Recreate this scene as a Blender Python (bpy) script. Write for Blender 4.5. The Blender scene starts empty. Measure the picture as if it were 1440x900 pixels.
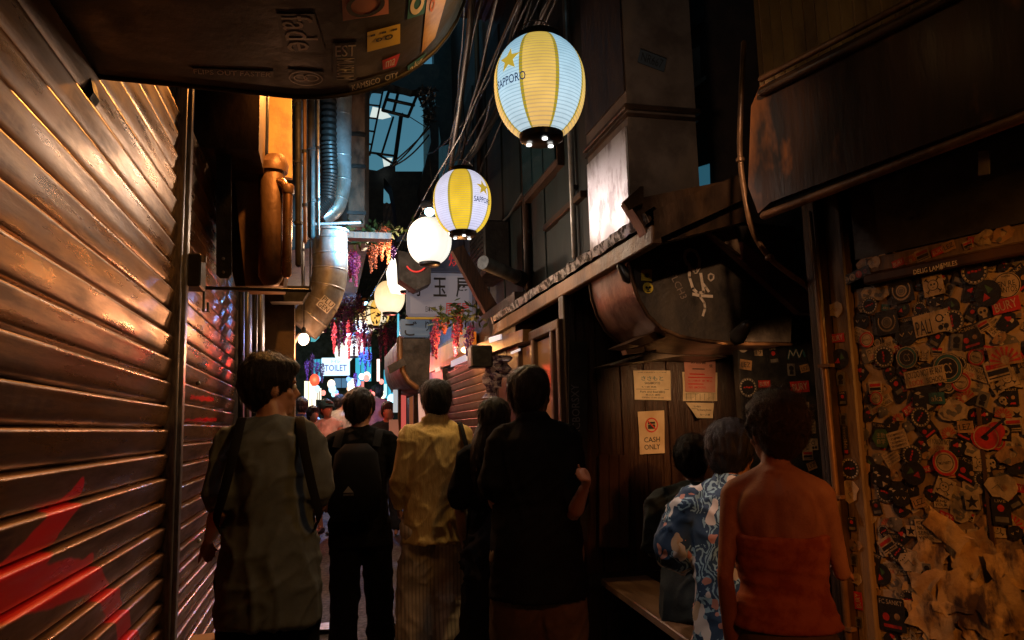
import bpy, math, random, time
import numpy as np
from mathutils import Vector, Matrix, Euler, noise as mnoise
T0=time.time()
sc=bpy.context.scene; col=sc.collection
RD=math.radians; PI=math.pi
# ---------------------------------------------------------------- camera, world, sun, exposure
F=1078.; YAW=RD(13.8); PIT=RD(7.9); ROLL=RD(-1.5); CZ=1.43
Rm=Matrix.Rotation(-YAW,3,'Z')@Matrix.Rotation(PI/2+PIT,3,'X')@Matrix.Rotation(ROLL,3,'Z')
cam=bpy.data.cameras.new('camera'); camo=bpy.data.objects.new('camera',cam); col.objects.link(camo)
camo.matrix_world=Matrix.Translation((0,0,CZ))@Rm.to_4x4()
cam.sensor_width=36; cam.lens=F/1440*36; cam.clip_start=.05; cam.clip_end=3000
sc.camera=camo
w=bpy.data.worlds.new('World'); sc.world=w; w.use_nodes=True
nt=w.node_tree; bg=nt.nodes['Background']
sky=nt.nodes.new('ShaderNodeTexSky'); sky.sky_type='NISHITA'; sky.sun_disc=False
SUN_EL=RD(5.0); SUN_AZ=RD(250)
sky.sun_elevation=SUN_EL; sky.sun_rotation=SUN_AZ; sky.ozone_density=1.2; sky.dust_density=2.5
tint=nt.nodes.new('ShaderNodeMix'); tint.data_type='RGBA'; tint.blend_type='MULTIPLY'; tint.inputs[0].default_value=1; tint.inputs[7].default_value=(.48,1.0,1.12,1)
nt.links.new(sky.outputs[0],tint.inputs[6]); nt.links.new(tint.outputs[2],bg.inputs[0]); bg.inputs[1].default_value=.15
sl=bpy.data.lights.new('sun','SUN'); sl.energy=.01; sl.angle=RD(8); sl.color=(.6,.75,1)
so=bpy.data.objects.new('sun',sl); col.objects.link(so)
so.rotation_euler=(RD(84),0,-SUN_AZ+PI)
sc.view_settings.view_transform='Standard'; sc.view_settings.look='None'
sc.view_settings.exposure=0; sc.view_settings.gamma=1; sc.view_settings.use_curve_mapping=False
sc.cycles.max_bounces=5; sc.cycles.diffuse_bounces=1; sc.cycles.glossy_bounces=3; sc.cycles.transmission_bounces=2
sc.cycles.sample_clamp_indirect=2; sc.cycles.caustics_reflective=False; sc.cycles.caustics_refractive=False
try: sc.cycles.use_denoising=True
except Exception: pass
CO=Vector((0,0,CZ))
def ray(u,v): return Rm@Vector((u-720,450-v,-F))
def on(u,v,ax,c):
    i='xyz'.index(ax); d=ray(u,v); return CO+d*((c-CO[i])/d[i])
def dep(u,v,D): return CO+ray(u,v)/F*D
# ---------------------------------------------------------------- materials
MATS={}
def mat(name,c,rough=.6,metal=0.,c2=None,sc_=6.,st=(1,1,1),bump=0.,bs=30.,bst=None,lo=.42,hi=.62,r2=None,em=None,es=0.,c3=None,sc3=2.,spec=None,sheen=0,space='w'):
    """col c mottled with c2 (and stains c3), bump noise; world position drives the grain"""
    if name in MATS: return MATS[name]
    m=bpy.data.materials.new(name); m.use_nodes=True; t=m.node_tree; N=t.nodes; L=t.links
    b=N['Principled BSDF']; b.inputs['Base Color'].default_value=(*c,1); b.inputs['Roughness'].default_value=rough
    b.inputs['Metallic'].default_value=metal
    if spec is not None: b.inputs['Specular IOR Level'].default_value=spec
    if sheen: b.inputs['Sheen Weight'].default_value=sheen
    if em: b.inputs['Emission Color'].default_value=(*em,1); b.inputs['Emission Strength'].default_value=es
    if space=='w': g=N.new('ShaderNodeNewGeometry'); pos=g.outputs['Position']
    else: g=N.new('ShaderNodeTexCoord'); pos=g.outputs['Object']
    def nz(s,stv,det=5):
        mp=N.new('ShaderNodeMapping'); mp.inputs['Scale'].default_value=stv; L.new(pos,mp.inputs[0])
        n=N.new('ShaderNodeTexNoise'); n.inputs['Scale'].default_value=s; n.inputs['Detail'].default_value=det; n.inputs['Roughness'].default_value=.62
        L.new(mp.outputs[0],n.inputs['Vector']); return n.outputs['Fac']
    def ramp(f,a,z):
        r=N.new('ShaderNodeMapRange'); r.inputs[1].default_value=a; r.inputs[2].default_value=z; L.new(f,r.inputs[0]); return r.outputs[0]
    src=None
    if c2:
        f=ramp(nz(sc_,st),lo,hi); mx=N.new('ShaderNodeMix'); mx.data_type='RGBA'
        L.new(f,mx.inputs[0]); mx.inputs[6].default_value=(*c,1); mx.inputs[7].default_value=(*c2,1); src=mx.outputs[2]
        if r2 is not None:
            rr=N.new('ShaderNodeMapRange'); rr.inputs[3].default_value=rough; rr.inputs[4].default_value=r2; L.new(f,rr.inputs[0]); L.new(rr.outputs[0],b.inputs['Roughness'])
    if c3:
        f=ramp(nz(sc3,(1,1,.5)),.5,.62); mx=N.new('ShaderNodeMix'); mx.data_type='RGBA'; L.new(f,mx.inputs[0])
        if src: L.new(src,mx.inputs[6])
        else: mx.inputs[6].default_value=(*c,1)
        mx.inputs[7].default_value=(*c3,1); src=mx.outputs[2]
    if src: L.new(src,b.inputs['Base Color'])
    if bump:
        bp=N.new('ShaderNodeBump'); bp.inputs['Strength'].default_value=bump; bp.inputs['Distance'].default_value=.01
        L.new(nz(bs,bst or st,4),bp.inputs['Height']); L.new(bp.outputs[0],b.inputs['Normal'])
    MATS[name]=m; return m
def emis(name,c,s): return mat(name,(.02,.02,.02),em=c,es=s)
# ---------------------------------------------------------------- mesh builder
class MB:
    def __init__(s): s.v=[]; s.f=[]; s.m=[]
    def add(s,vs,fs,mi=0):
        b=len(s.v); s.v+=[tuple(v) for v in vs]; s.f+=[tuple(b+i for i in f) for f in fs]; s.m+=[mi]*len(fs); return s
    def box(s,c,d,mi=0,rot=None,ch=0):
        hx,hy,hz=d[0]/2,d[1]/2,d[2]/2; c=Vector(c)
        if ch<=0:
            vs=[Vector((x*hx,y*hy,z*hz)) for x in(-1,1) for y in(-1,1) for z in(-1,1)]
            fs=[(0,1,3,2),(4,6,7,5),(0,4,5,1),(2,3,7,6),(0,2,6,4),(1,5,7,3)]
        else:
            vs=[];ix={}
            for x in(-1,1):
                for y in(-1,1):
                    for z in(-1,1):
                        for a in range(3):
                            q=[x*(hx-ch),y*(hy-ch),z*(hz-ch)]; q[a]=(x*hx,y*hy,z*hz)[a]; ix[x,y,z,a]=len(vs); vs.append(Vector(q))
            fs=[]
            for a in range(3):
                o=[i for i in range(3) if i!=a]
                for sg in(-1,1):
                    lp=[]
                    for p,q in((-1,-1),(1,-1),(1,1),(-1,1)):
                        k=[0,0,0];k[a]=sg;k[o[0]]=p;k[o[1]]=q; lp.append(ix[k[0],k[1],k[2],a])
                    fs.append(lp)
            for a in range(3):
                o=[i for i in range(3) if i!=a]
                for p in(-1,1):
                    for q in(-1,1):
                        k1=[0,0,0];k1[o[0]]=p;k1[o[1]]=q;k1[a]=-1;k2=list(k1);k2[a]=1
                        fs.append([ix[(*k1,o[0])],ix[(*k2,o[0])],ix[(*k2,o[1])],ix[(*k1,o[1])]])
            for x in(-1,1):
                for y in(-1,1):
                    for z in(-1,1): fs.append([ix[x,y,z,a] for a in range(3)])
        if rot is not None: vs=[rot@v for v in vs]
        return s.add([c+v for v in vs],fs,mi)
    def prism(s,poly,y0,y1,mi=0):
        n=len(poly); vs=[(x,y0,z) for x,z in poly]+[(x,y1,z) for x,z in poly]
        fs=[tuple(range(n))[::-1],tuple(range(n,2*n))]+[(i,(i+1)%n,n+(i+1)%n,n+i) for i in range(n)]
        return s.add(vs,fs,mi)
    def extr(s,prof,x0,x1,mi=0,cap=True,closed=True):
        n=len(prof); vs=[(x0,y,z) for y,z in prof]+[(x1,y,z) for y,z in prof]
        fs=[(i,(i+1)%n,n+(i+1)%n,n+i) for i in range(n if closed else n-1)]
        if cap: fs+=[tuple(range(n)),tuple(range(n,2*n))[::-1]]
        return s.add(vs,fs,mi)
    def loft(s,rings,n=16,mi=0,cap=True,ex=1.):
        """rings: (centre, right, fwd, rx, ry)"""
        vs=[]
        for c,r,f,rx,ry in rings:
            for k in range(n):
                a=2*PI*k/n; ca,sa=math.cos(a),math.sin(a)
                if ex!=1: ca=math.copysign(abs(ca)**ex,ca); sa=math.copysign(abs(sa)**ex,sa)
                vs.append(c+r*(rx*ca)+f*(ry*sa))
        fs=[]; R=len(rings)
        for j in range(R-1):
            for k in range(n): fs.append((j*n+k,j*n+(k+1)%n,(j+1)*n+(k+1)%n,(j+1)*n+k))
        if cap: fs+=[tuple(range(n))[::-1],tuple((R-1)*n+k for k in range(n))]
        return s.add(vs,fs,mi)
    def tube(s,pts,r,n=8,mi=0,ends=True,flat=1.):
        pts=[Vector(p) for p in pts]
        if not hasattr(r,'__len__'): r=[r]*len(pts)
        rings=[]; up=Vector((0,0,1)); prev=None
        for i,p in enumerate(pts):
            d=(pts[min(i+1,len(pts)-1)]-pts[max(i-1,0)])
            if d.length<1e-9: d=Vector((0,0,1))
            d.normalize()
            if prev is None: a=d.cross(up if abs(d.z)<.95 else Vector((1,0,0))).normalized()
            else: a=(prev-d*prev.dot(d)).normalized()
            prev=a; b=d.cross(a)
            rings.append((p,a,b,r[i],r[i]*flat))
        if ends:
            d0=(pts[0]-pts[1]).normalized(); d1=(pts[-1]-pts[-2]).normalized()
            p,a,b,q,_=rings[0]; rings=[(p+d0*q*.75,a,b,q*.55,q*.55*flat)]+rings
            p,a,b,q,_=rings[-1]; rings=rings+[(p+d1*q*.75,a,b,q*.55,q*.55*flat)]
        return s.loft(rings,n,mi)
    def ell(s,c,r,n=14,m=9,mi=0,rot=None):
        c=Vector(c); vs=[c+(rot@Vector((0,0,-r[2])) if rot else Vector((0,0,-r[2])))]
        for j in range(1,m):
            t=PI*j/m-PI/2
            for k in range(n):
                a=2*PI*k/n; q=Vector((r[0]*math.cos(t)*math.cos(a),r[1]*math.cos(t)*math.sin(a),r[2]*math.sin(t)))
                vs.append(c+(rot@q if rot else q))
        vs.append(c+(rot@Vector((0,0,r[2])) if rot else Vector((0,0,r[2]))))
        fs=[(0,1+(k+1)%n,1+k) for k in range(n)]
        for j in range(m-2):
            for k in range(n): fs.append((1+j*n+k,1+j*n+(k+1)%n,1+(j+1)*n+(k+1)%n,1+(j+1)*n+k))
        e=len(vs)-1; fs+=[(1+(m-2)*n+k,1+(m-2)*n+(k+1)%n,e) for k in range(n)]
        return s.add(vs,fs,mi)
    def lathe(s,prof,c=(0,0,0),n=24,mi=0):
        c=Vector(c); return s.loft([(c+Vector((0,0,z)),Vector((1,0,0)),Vector((0,1,0)),r,r) for r,z in prof],n,mi)
    def xf(s,M):
        s.v=[tuple(M@Vector(v)) for v in s.v]; return s
    def merge(s,o,M=None,mi=None):
        s.add([M@Vector(v) for v in o.v] if M else o.v,o.f,0)
        s.m[-len(o.f):]=[mi if mi is not None else k for k in o.m] if o.f else []
        return s
    def mesh(s,name,mats,smooth=None):
        me=bpy.data.meshes.new(name); me.from_pydata(s.v,[],s.f)
        for m in (mats if isinstance(mats,(list,tuple)) else [mats]): me.materials.append(m)
        me.polygons.foreach_set('material_index',s.m)
        me.update()
        if smooth:
            me.polygons.foreach_set('use_smooth',[True]*len(s.f))
            if smooth<179: me.set_sharp_from_angle(angle=RD(smooth))
        return me
    def build(s,name,mats,parent=None,smooth=35,label=None,cat=None,group=None,kind=None,loc=None):
        o=bpy.data.objects.new(name,s.mesh(name,mats,smooth)); col.objects.link(o)
        if parent: o.parent=parent
        if loc is not None: o.location=loc
        tag(o,label,cat,group,kind); return o
def tag(o,label=None,cat=None,group=None,kind=None):
    for k,v in(('label',label),('category',cat),('group',group),('kind',kind)):
        if v: o[k]=v
    return o
def thing(name,label,cat,loc=(0,0,0),rz=0,group=None,kind=None,rot=None):
    o=bpy.data.objects.new(name,None); col.objects.link(o); o.empty_display_size=.1
    o.location=loc; o.rotation_euler=rot or (0,0,rz); return tag(o,label,cat,group,kind)
def inst(me,name,parent=None,loc=(0,0,0),rot=(0,0,0),scale=(1,1,1),**k):
    o=bpy.data.objects.new(name,me); col.objects.link(o); o.parent=parent
    o.location=loc; o.rotation_euler=rot; o.scale=scale; return tag(o,**k)
class Fr:
    """upright plane: local x = viewer's right, y = into the wall, z = up"""
    def __init__(s,o,ang):
        s.o=Vector((o[0],o[1],0)); s.a=ang; s.M=Matrix.Translation(s.o)@Matrix.Rotation(ang,4,'Z'); s.I=s.M.inverted()
    def px(s,u,v,off=0):
        c=s.I@CO; d=(s.I.to_3x3()@ray(u,v)); t=(off-c.y)/d.y; p=c+d*t; return (p.x,p.z)
    def thing(s,name,label,cat,**k): return thing(name,label,cat,tuple(s.o),s.a,**k)
# text: outlines of the built-in font as flat faces
_T={}
def text(st,size=1.,res=2,bold=0):
    key=(st,res,bold)
    if key not in _T:
        c=bpy.data.curves.new('t','FONT'); c.body=st; c.align_x='CENTER'; c.align_y='CENTER'; c.resolution_u=res; c.size=1; c.offset=bold
        o=bpy.data.objects.new('t',c); col.objects.link(o)
        bpy.context.view_layer.update()
        me=bpy.data.meshes.new_from_object(o.evaluated_get(bpy.context.evaluated_depsgraph_get()))
        vs=[(v.co.x,v.co.y) for v in me.vertices]; fs=[tuple(p.vertices) for p in me.polygons]
        bpy.data.objects.remove(o); bpy.data.curves.remove(c); bpy.data.meshes.remove(me); _T[key]=(vs,fs)
    vs,fs=_T[key]
    if not vs: return [],[]
    xs=[v[0] for v in vs]; ys=[v[1] for v in vs]; cx=(min(xs)+max(xs))/2; cy=(min(ys)+max(ys))/2; hh=max(ys)-min(ys)
    return [((x-cx)*size,(y-cy)*size) for x,y in vs],fs
def textfit(st,wd,hh,res=2,bold=0):
    vs,fs=text(st,1.,res,bold); 
    if not vs: return vs,fs
    W=max(v[0] for v in vs)-min(v[0] for v in vs); H=max(v[1] for v in vs)-min(v[1] for v in vs)
    return [(x*wd/W,y*hh/H) for x,y in vs],fs
def put_text(mb,st,cx,cz,wd,hh,y,mi=0,ang=0,bold=0,shear=0):
    vs,fs=textfit(st,wd,hh,bold=bold); c,s_=math.cos(ang),math.sin(ang)
    mb.add([(cx+(x+shear*z)*c-z*s_,y,cz+(x+shear*z)*s_+z*c) for x,z in vs],fs,mi); return mb
def stroke(mb,pts,wd,y,mi=0,th=.0015):
    """paint stroke on an upright plane"""
    for (a,b) in zip(pts[:-1],pts[1:]):
        d=Vector((b[0]-a[0],b[1]-a[1])); 
        if d.length<1e-6: continue
        n=Vector((-d.y,d.x)).normalized()*wd/2; e=d.normalized()*wd*.25
        p=[(a[0]-e.x+n.x,a[1]-e.y+n.y),(b[0]+e.x+n.x,b[1]+e.y+n.y),(b[0]+e.x-n.x,b[1]+e.y-n.y),(a[0]-e.x-n.x,a[1]-e.y-n.y)]
        mb.add([(x,y,z) for x,z in p],[(0,1,2,3)],mi)
    return mb
def lamp(parent,loc,c,e,r=.05,kind='POINT',rot=None,spot=None,name='bulb_light',blend=.5):
    l=bpy.data.lights.new(name,kind); l.energy=e; l.color=c; l.shadow_soft_size=r
    if kind=='SPOT': l.spot_size=spot; l.spot_blend=blend
    o=bpy.data.objects.new(name,l); col.objects.link(o); o.parent=parent; o.location=loc
    if rot is not None: o.rotation_euler=rot
    return o
def aim(a,b): return (Vector(b)-Vector(a)).to_track_quat('-Z','Y').to_euler()
# ---------------------------------------------------------------- shared materials
m_asph=mat('asphalt',(.05,.05,.052),.75,c2=(.09,.085,.08),sc_=30,bump=.6,bs=160,r2=.45,c3=(.03,.03,.03))
m_stone=mat('paving_stone',(.22,.19,.17),.55,c2=(.33,.29,.26),sc_=9,bump=.5,bs=40,c3=(.1,.09,.08),r2=.35)
m_dark=mat('sooty_metal',(.045,.042,.04),.5,.3,c2=(.02,.018,.016),sc_=7,bump=.4,bs=25,r2=.7)
m_black=mat('black_paint',(.012,.012,.013),.4,c2=(.03,.028,.025),sc_=12,bump=.2)
m_rust=mat('rusty_sheet',(.17,.085,.035),.5,.35,c2=(.05,.026,.014),sc_=4,st=(1.2,1.2,.8),bump=.35,bs=30,c3=(.28,.15,.07),r2=.4)
m_rustd=mat('dark_rusty_sheet',(.065,.034,.018),.5,.3,c2=(.02,.012,.008),sc_=3,st=(1.3,1.3,.6),bump=.3,bs=14,c3=(.11,.055,.022),r2=.32)
m_wood=mat('weathered_wood',(.11,.055,.03),.6,c2=(.04,.02,.012),sc_=7,st=(6,6,.5),bump=.6,bs=20,r2=.4)
m_wooddk=mat('dark_wood',(.05,.028,.018),.5,c2=(.02,.012,.01),sc_=7,st=(6,6,.5),bump=.6,bs=20,r2=.35)
m_galv=mat('galvanised_steel',(.50,.51,.51),.34,.55,c2=(.30,.30,.30),sc_=9,bump=.25,bs=12,r2=.5,c3=(.18,.15,.12))
m_alum=mat('aluminium',(.45,.43,.41),.35,.8,c2=(.2,.19,.18),sc_=14,st=(4,4,.6),bump=.2,bs=30)
m_plast=mat('dirty_plaster',(.12,.10,.085),.8,c2=(.06,.05,.045),sc_=4,bump=.5,bs=30,c3=(.03,.028,.025))
m_paper=mat('notice_paper',(.78,.66,.46),.55,c2=(.66,.53,.34),sc_=12,bump=.3,bs=8)
m_paperw=mat('white_paper',(.7,.66,.58),.5,c2=(.6,.55,.46),sc_=15,bump=.25,bs=10)
m_ink=mat('black_ink',(.02,.02,.02),.5); m_red=mat('red_ink',(.6,.03,.02),.45); m_white=mat('white_ink',(.72,.7,.66),.45)
m_teal=mat('teal_ink',(.03,.16,.2),.5); m_yel=mat('yellow_ink',(.65,.48,.05),.45); m_green=mat('green_ink',(.05,.2,.08),.5)
m_blue=mat('blue_ink',(.04,.1,.3),.5); m_org=mat('orange_ink',(.7,.22,.04),.45); m_grey=mat('grey_ink',(.2,.19,.18),.5); m_pink=mat('pink_ink',(.6,.25,.22),.5)
m_cable=mat('cable_rubber',(.015,.014,.013),.45)
m_skin=mat('skin',(.46,.25,.17),.45,c2=(.40,.20,.13),sc_=8,bump=.08,bs=120,space='o')
m_skint=mat('tanned_skin',(.33,.15,.09),.55,c2=(.27,.12,.07),sc_=9,bump=.22,bs=170,spec=.3,space='o',c3=(.24,.10,.06),sc3=12)
def hairm(name,c): return mat(name,c,.36,spec=.45,c2=tuple(x*.4 for x in c),sc_=60,st=(3,3,.4),bump=.8,bs=110,bst=(3,3,.3),space='o')
m_hair=hairm('black_hair',(.010,.007,.006)); m_hairb=hairm('brown_hair',(.028,.015,.009))
# ---------------------------------------------------------------- people
def remesh(mb,vox,smooth=4,disp=None):
    me=mb.mesh('t',[m_black]); o=bpy.data.objects.new('t',me); col.objects.link(o)
    r=o.modifiers.new('r','REMESH'); r.mode='VOXEL'; r.voxel_size=vox; r.use_smooth_shade=True
    s=o.modifiers.new('s','SMOOTH'); s.factor=.5; s.iterations=smooth
    out=bpy.data.meshes.new_from_object(o.evaluated_get(bpy.context.evaluated_depsgraph_get()))
    bpy.data.objects.remove(o); bpy.data.meshes.remove(me)
    if disp:
        n=len(out.vertices); co=np.empty(n*3,'f'); out.vertices.foreach_get('co',co); co=co.reshape(-1,3)
        no=np.empty(n*3,'f'); out.vertices.foreach_get('normal',no); no=no.reshape(-1,3)
        d=np.array([disp(Vector(c)) for c in co],'f'); co+=no*d[:,None]; out.vertices.foreach_set('co',co.ravel())
    out.polygons.foreach_set('use_smooth',[True]*len(out.polygons)); out.update(); return out
def folds(amp=.006,seed=0,fx=9,fz=2.2):
    o=Vector((seed*3.1,seed*1.7,seed))
    def f(c):
        q=Vector((c.x*fx+c.z*2,c.y*fx,c.z*fz))+o
        wv=mnoise.noise(Vector((c.x*5,c.y*5,c.z*3))-o)*1.2
        a=1-abs(mnoise.noise(q+Vector((wv,wv*.6,0))))*2
        r=1-abs(mnoise.noise(Vector((c.x*5+c.z*4,c.y*5,c.z*11-c.x*9))+o+Vector((0,0,wv))))*2
        return amp*(a**3*1.3+r**3*.9-.25)
    return f
X=Vector((1,0,0)); Yv=Vector((0,1,0)); Z=Vector((0,0,1))
def lerp(a,b,t): return a+(b-a)*t
def hand(mb,w,d,nrm,side,curl=.5,s=1.):
    """w wrist, d direction, nrm back-of-hand normal; side +1 = thumb towards d x nrm"""
    d=d.normalized(); nrm=(nrm-d*nrm.dot(d)).normalized(); sd=d.cross(nrm)*side
    pc=w+d*.045*s
    mb.loft([(w-d*.005,sd,nrm,.024*s,.017*s),(w+d*.02*s,sd,nrm,.031*s,.016*s),(w+d*.06*s,sd,nrm,.038*s,.014*s),(w+d*.088*s,sd,nrm,.036*s,.011*s)],12)
    for k,(L,off) in enumerate(((.068,.028),(.077,.010),(.071,-.009),(.055,-.027))):
        p=w+d*.08*s+sd*off*s; pts=[p]; a=0; cd=d
        for j,fr in enumerate((.45,.3,.25)):
            a+=curl*(.75,.9,.6)[j]+.05*k; cd=d*math.cos(a)-nrm*math.sin(a); p=p+cd*L*fr*s; pts.append(p)
        mb.tube(pts,[.0092*s,.0088*s,.0082*s,.0068*s],8)
    p=w+d*.025*s+sd*.026*s; t1=(d*.55+sd*.8-nrm*.25*(1+curl)).normalized(); t2=(d*.95+sd*.25-nrm*.4*curl).normalized()
    mb.tube([p,p+t1*.035*s,p+t1*.035*s+t2*.03*s,p+t1*.035*s+t2*.052*s],[.013*s,.011*s,.0098*s,.0075*s],8)
def knee(h,a,L1,L2,fwd):
    d=a-h; D=min(d.length,(L1+L2)*.999); d.normalize(); x=(L1*L1-L2*L2+D*D)/(2*D); q=math.sqrt(max(L1*L1-x*x,0))
    n=(fwd-d*fwd.dot(d)).normalized(); return h+d*x+n*q
def person(label,loc,rz,H=1.72,sp=None,sh=.175,elL=None,wrL=None,elR=None,wrR=None,ftL=None,ftR=None,hy=0,hp=0,hr=0,vox=.009,group=None,
           fem=False,skin=None,shirt=None,trouser=None,hair=None,shoes=None,curl=(.5,.5),feet=True,eyes=False,seat=False,hip=.165):
    s=H/1.72; V=lambda p:Vector(p)*s
    root=thing('person',label,'person',loc,rz,group)
    if sp is None: sp=[(0,0,.83),(0,.0,.93),(0,.01,1.08),(0,.0,1.27),(0,-.01,1.385),(0,.01,1.47)]
    sp=[V(p) for p in sp]; hipc=sp[1]; up=(sp[5]-sp[4]).normalized()
    chestR=X; 
    shL=lerp(sp[4],sp[5],.1)-X*sh*s; shR=lerp(sp[4],sp[5],.1)+X*sh*s
    elL=V(elL or (-.25,-.02,1.13)); elR=V(elR or (.25,-.02,1.13)); wrL=V(wrL or (-.26,.08,.88)); wrR=V(wrR or (.26,.08,.88))
    hL=sp[0]*.4+sp[1]*.6-X*.088*s; hR=sp[0]*.4+sp[1]*.6+X*.088*s
    aL=V(ftL or (-.10,.0,.08)); aR=V(ftR or (.10,.0,.08))
    kf=Yv if not seat else (Yv+Z*1.2)
    kL=knee(hL,aL,.42*s,.42*s,kf); kR=knee(hR,aR,.42*s,.42*s,kf)
    nb=sp[5]; hc=nb+Vector((0,.03*s,.125*s)); HR=Matrix.Rotation(hy,3,'Z')@Matrix.Rotation(hp,3,'X')@Matrix.Rotation(hr,3,'Y')
    hs=s*(.96 if fem else 1)
    hd=lambda x,y,z:hc+HR@(Vector((x,y,z))*hs)
    w_=[hip*.8,hip,.135 if not fem else .118,.160 if not fem else .142,.145 if not fem else .13,.062 if not fem else .052]
    d_=[.10,.118,.10 if not fem else .088,.118,.088,.058]
    def rings(k0,grow=0,wov=None,dov=None,k1=6):
        out=[]
        for i in range(k0,k1):
            a=sp[min(i+1,5)]-sp[max(i-1,0)]; a.normalize(); f=a.cross(X)*-1 if False else X.cross(a)*-1; f=(Yv-a*Yv.dot(a)).normalized() if abs(Yv.dot(a))<.95 else Z
            ww=(wov or w_)[i]; dd=(dov or d_)[i]; out.append((sp[i],X,f,(ww+grow)*s,(dd+grow)*s))
        return out
    b=MB(); b.loft(rings(0),20)
    b.tube([nb-up*.05*s,nb+up*.03*s,hd(0,-.02,-.03)],[.062*s if not fem else .05*s,.056*s if not fem else .046*s,.056*s if not fem else .046*s],12)
    # trapezius slope
    for q in(shL,shR):
        b.tube([nb-up*.005*s,lerp(nb,q,.5)-up*.005*s,q-up*.005*s],[.05*s,.046*s,.046*s],10)
        b.ell(lerp(sp[3],sp[4],.45)+(q-sp[4])*.45-Yv*.062*s,(.060*s,.036*s,.09*s))
    # head
    b.ell(hd(0,-.008,.02),(.076*hs,.095*hs,.105*hs),rot=HR); b.ell(hd(0,.03,-.045),(.056*hs,.058*hs,.062*hs),rot=HR)
    b.ell(hd(0,.072,-.088),(.022*hs,.020*hs,.017*hs),rot=HR)
    b.tube([hd(0,.082,.02),hd(0,.108,-.018),hd(0,.09,-.03)],[.008*hs,.015*hs,.011*hs],8)
    b.ell(hd(0,.09,-.053),(.022*hs,.011*hs,.006*hs),rot=HR); b.ell(hd(0,.087,-.065),(.018*hs,.011*hs,.007*hs),rot=HR)
    for sx in(-1,1):
        b.ell(hd(sx*.078,-.008,-.01),(.008*hs,.02*hs,.032*hs),rot=HR@Matrix.Rotation(sx*-.25,3,'Z'))
        b.ell(hd(sx*.034,.078,.032),(.024*hs,.012*hs,.008*hs),rot=HR); b.ell(hd(sx*.04,.062,-.02),(.022*hs,.02*hs,.016*hs),rot=HR)
    ar=.046 if not fem else .037
    for q,e,wv,sd,cu in((shL,elL,wrL,-1,curl[0]),(shR,elR,wrR,1,curl[1])):
        b.tube([q,lerp(q,e,.35),lerp(q,e,.75),e,lerp(e,wv,.3),lerp(e,wv,.8),wv],[(ar+.006)*s,(ar+.001)*s,(ar-.006)*s,(ar-.010)*s,(ar-.007)*s,.028*s,.025*s],12)
        dr=(wv-e).normalized(); hand(b,wv,dr+Vector((0,.1,0)),Vector((sd,0,.15)) if abs(dr.z)>.6 else Vector((sd*.5,-.3,.8)),1 if sd>0 else -1,cu,s*(1 if not fem else .92))
    lr=1. if not fem else .93
    for h,k,a in((hL,kL,aL),(hR,kR,aR)):
        b.tube([h,lerp(h,k,.4),lerp(h,k,.85),k,lerp(k,a,.3),lerp(k,a,.75),a],[.088*s*lr,.078*s*lr,.058*s,.055*s,.058*s*lr,.04*s,.036*s],12)
        b.tube([a-Z*.03*s-Yv*.03*s,a-Z*.045*s+Yv*.06*s,a-Z*.055*s+Yv*.14*s],[.035*s,.036*s,.028*s],10)
    def spine(c):
        if c.y>-.03 or c.z<sp[1].z or c.z>nb.z or seat: return 0
        return -.007*math.exp(-(c.x/.018)**2)
    me=remesh(b,vox,8,spine if fem else None); me.materials.clear(); me.materials.append(skin or m_skin)
    inst(me,'body',root)
    if eyes:
        for sx in(-1,1):
            e=MB().ell(hd(sx*.031,.078,.012),(.012*hs,)*3,10,7,0,HR).ell(hd(sx*.031,.0885,.012),(.0055*hs,.003*hs,.0055*hs),8,5,1,HR)
            e.build('eye',[m_white,m_ink],root)
    # shirt
    if shirt:
        g=shirt.get('g',.02); m=MB(); k0=shirt.get('k0',0)
        rg=rings(k0,g,shirt.get('w'),shirt.get('d'))
        hem=shirt.get('hem')
        if hem is not None:
            c0=rg[0][0]; dn=Vector((0,0,hem*s)) if not seat else (sp[0]-sp[1]).normalized()*(-hem)*s
            e=Vector((c0.x,c0.y,hem*s)) if not seat else c0
            if not seat: rg=[(e,X,Yv,rg[0][3]+shirt.get('flare',.01)*s,rg[0][4]+shirt.get('flare',.01)*s)]+rg
        rg[-1]=(rg[-1][0]-up*.0*s,)+tuple(rg[-1][1:3])+((.068 if not fem else .058)*s,)*2
        m.loft(rg,24)
        if shirt.get('sleeve',.5)>0 or True:
            for q,e,wv in((shL,elL,wrL),(shR,elR,wrR)):
                m.tube([nb-up*.02*s,lerp(nb,q,.5)-up*.006*s,q-up*.004*s],[.056*s,.056*s,.060*s],12)
                sl=shirt.get('sleeve',.7); r0=shirt.get('sr',.068); r1=shirt.get('sr1',.072)
                if sl<=1: m.tube([q,lerp(q,e,sl*.5),lerp(q,e,sl)],[r0*s,(r0+r1)/2*s,r1*s],14)
                else: m.tube([q,lerp(q,e,.5),e,lerp(e,wv,(sl-1)*.5),lerp(e,wv,sl-1)],[r0*s,r0*.95*s,r0*.85*s,r1*.9*s,r1*.8*s],14)
        if shirt.get('collar'): m.tube([nb+Vector((math.cos(a)*.066*s,math.sin(a)*.07*s,(.025 if math.sin(a)<.3 else .0)*s)) for a in [i*PI/6 for i in range(13)]],.014*s,8,flat=1.6)
        me=remesh(m,shirt.get('vox',.011),3,folds(shirt.get('fold',.007),shirt.get('seed',1)))
        me.materials.clear(); me.materials.append(shirt['m']); inst(me,shirt.get('name','shirt'),root)
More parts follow.
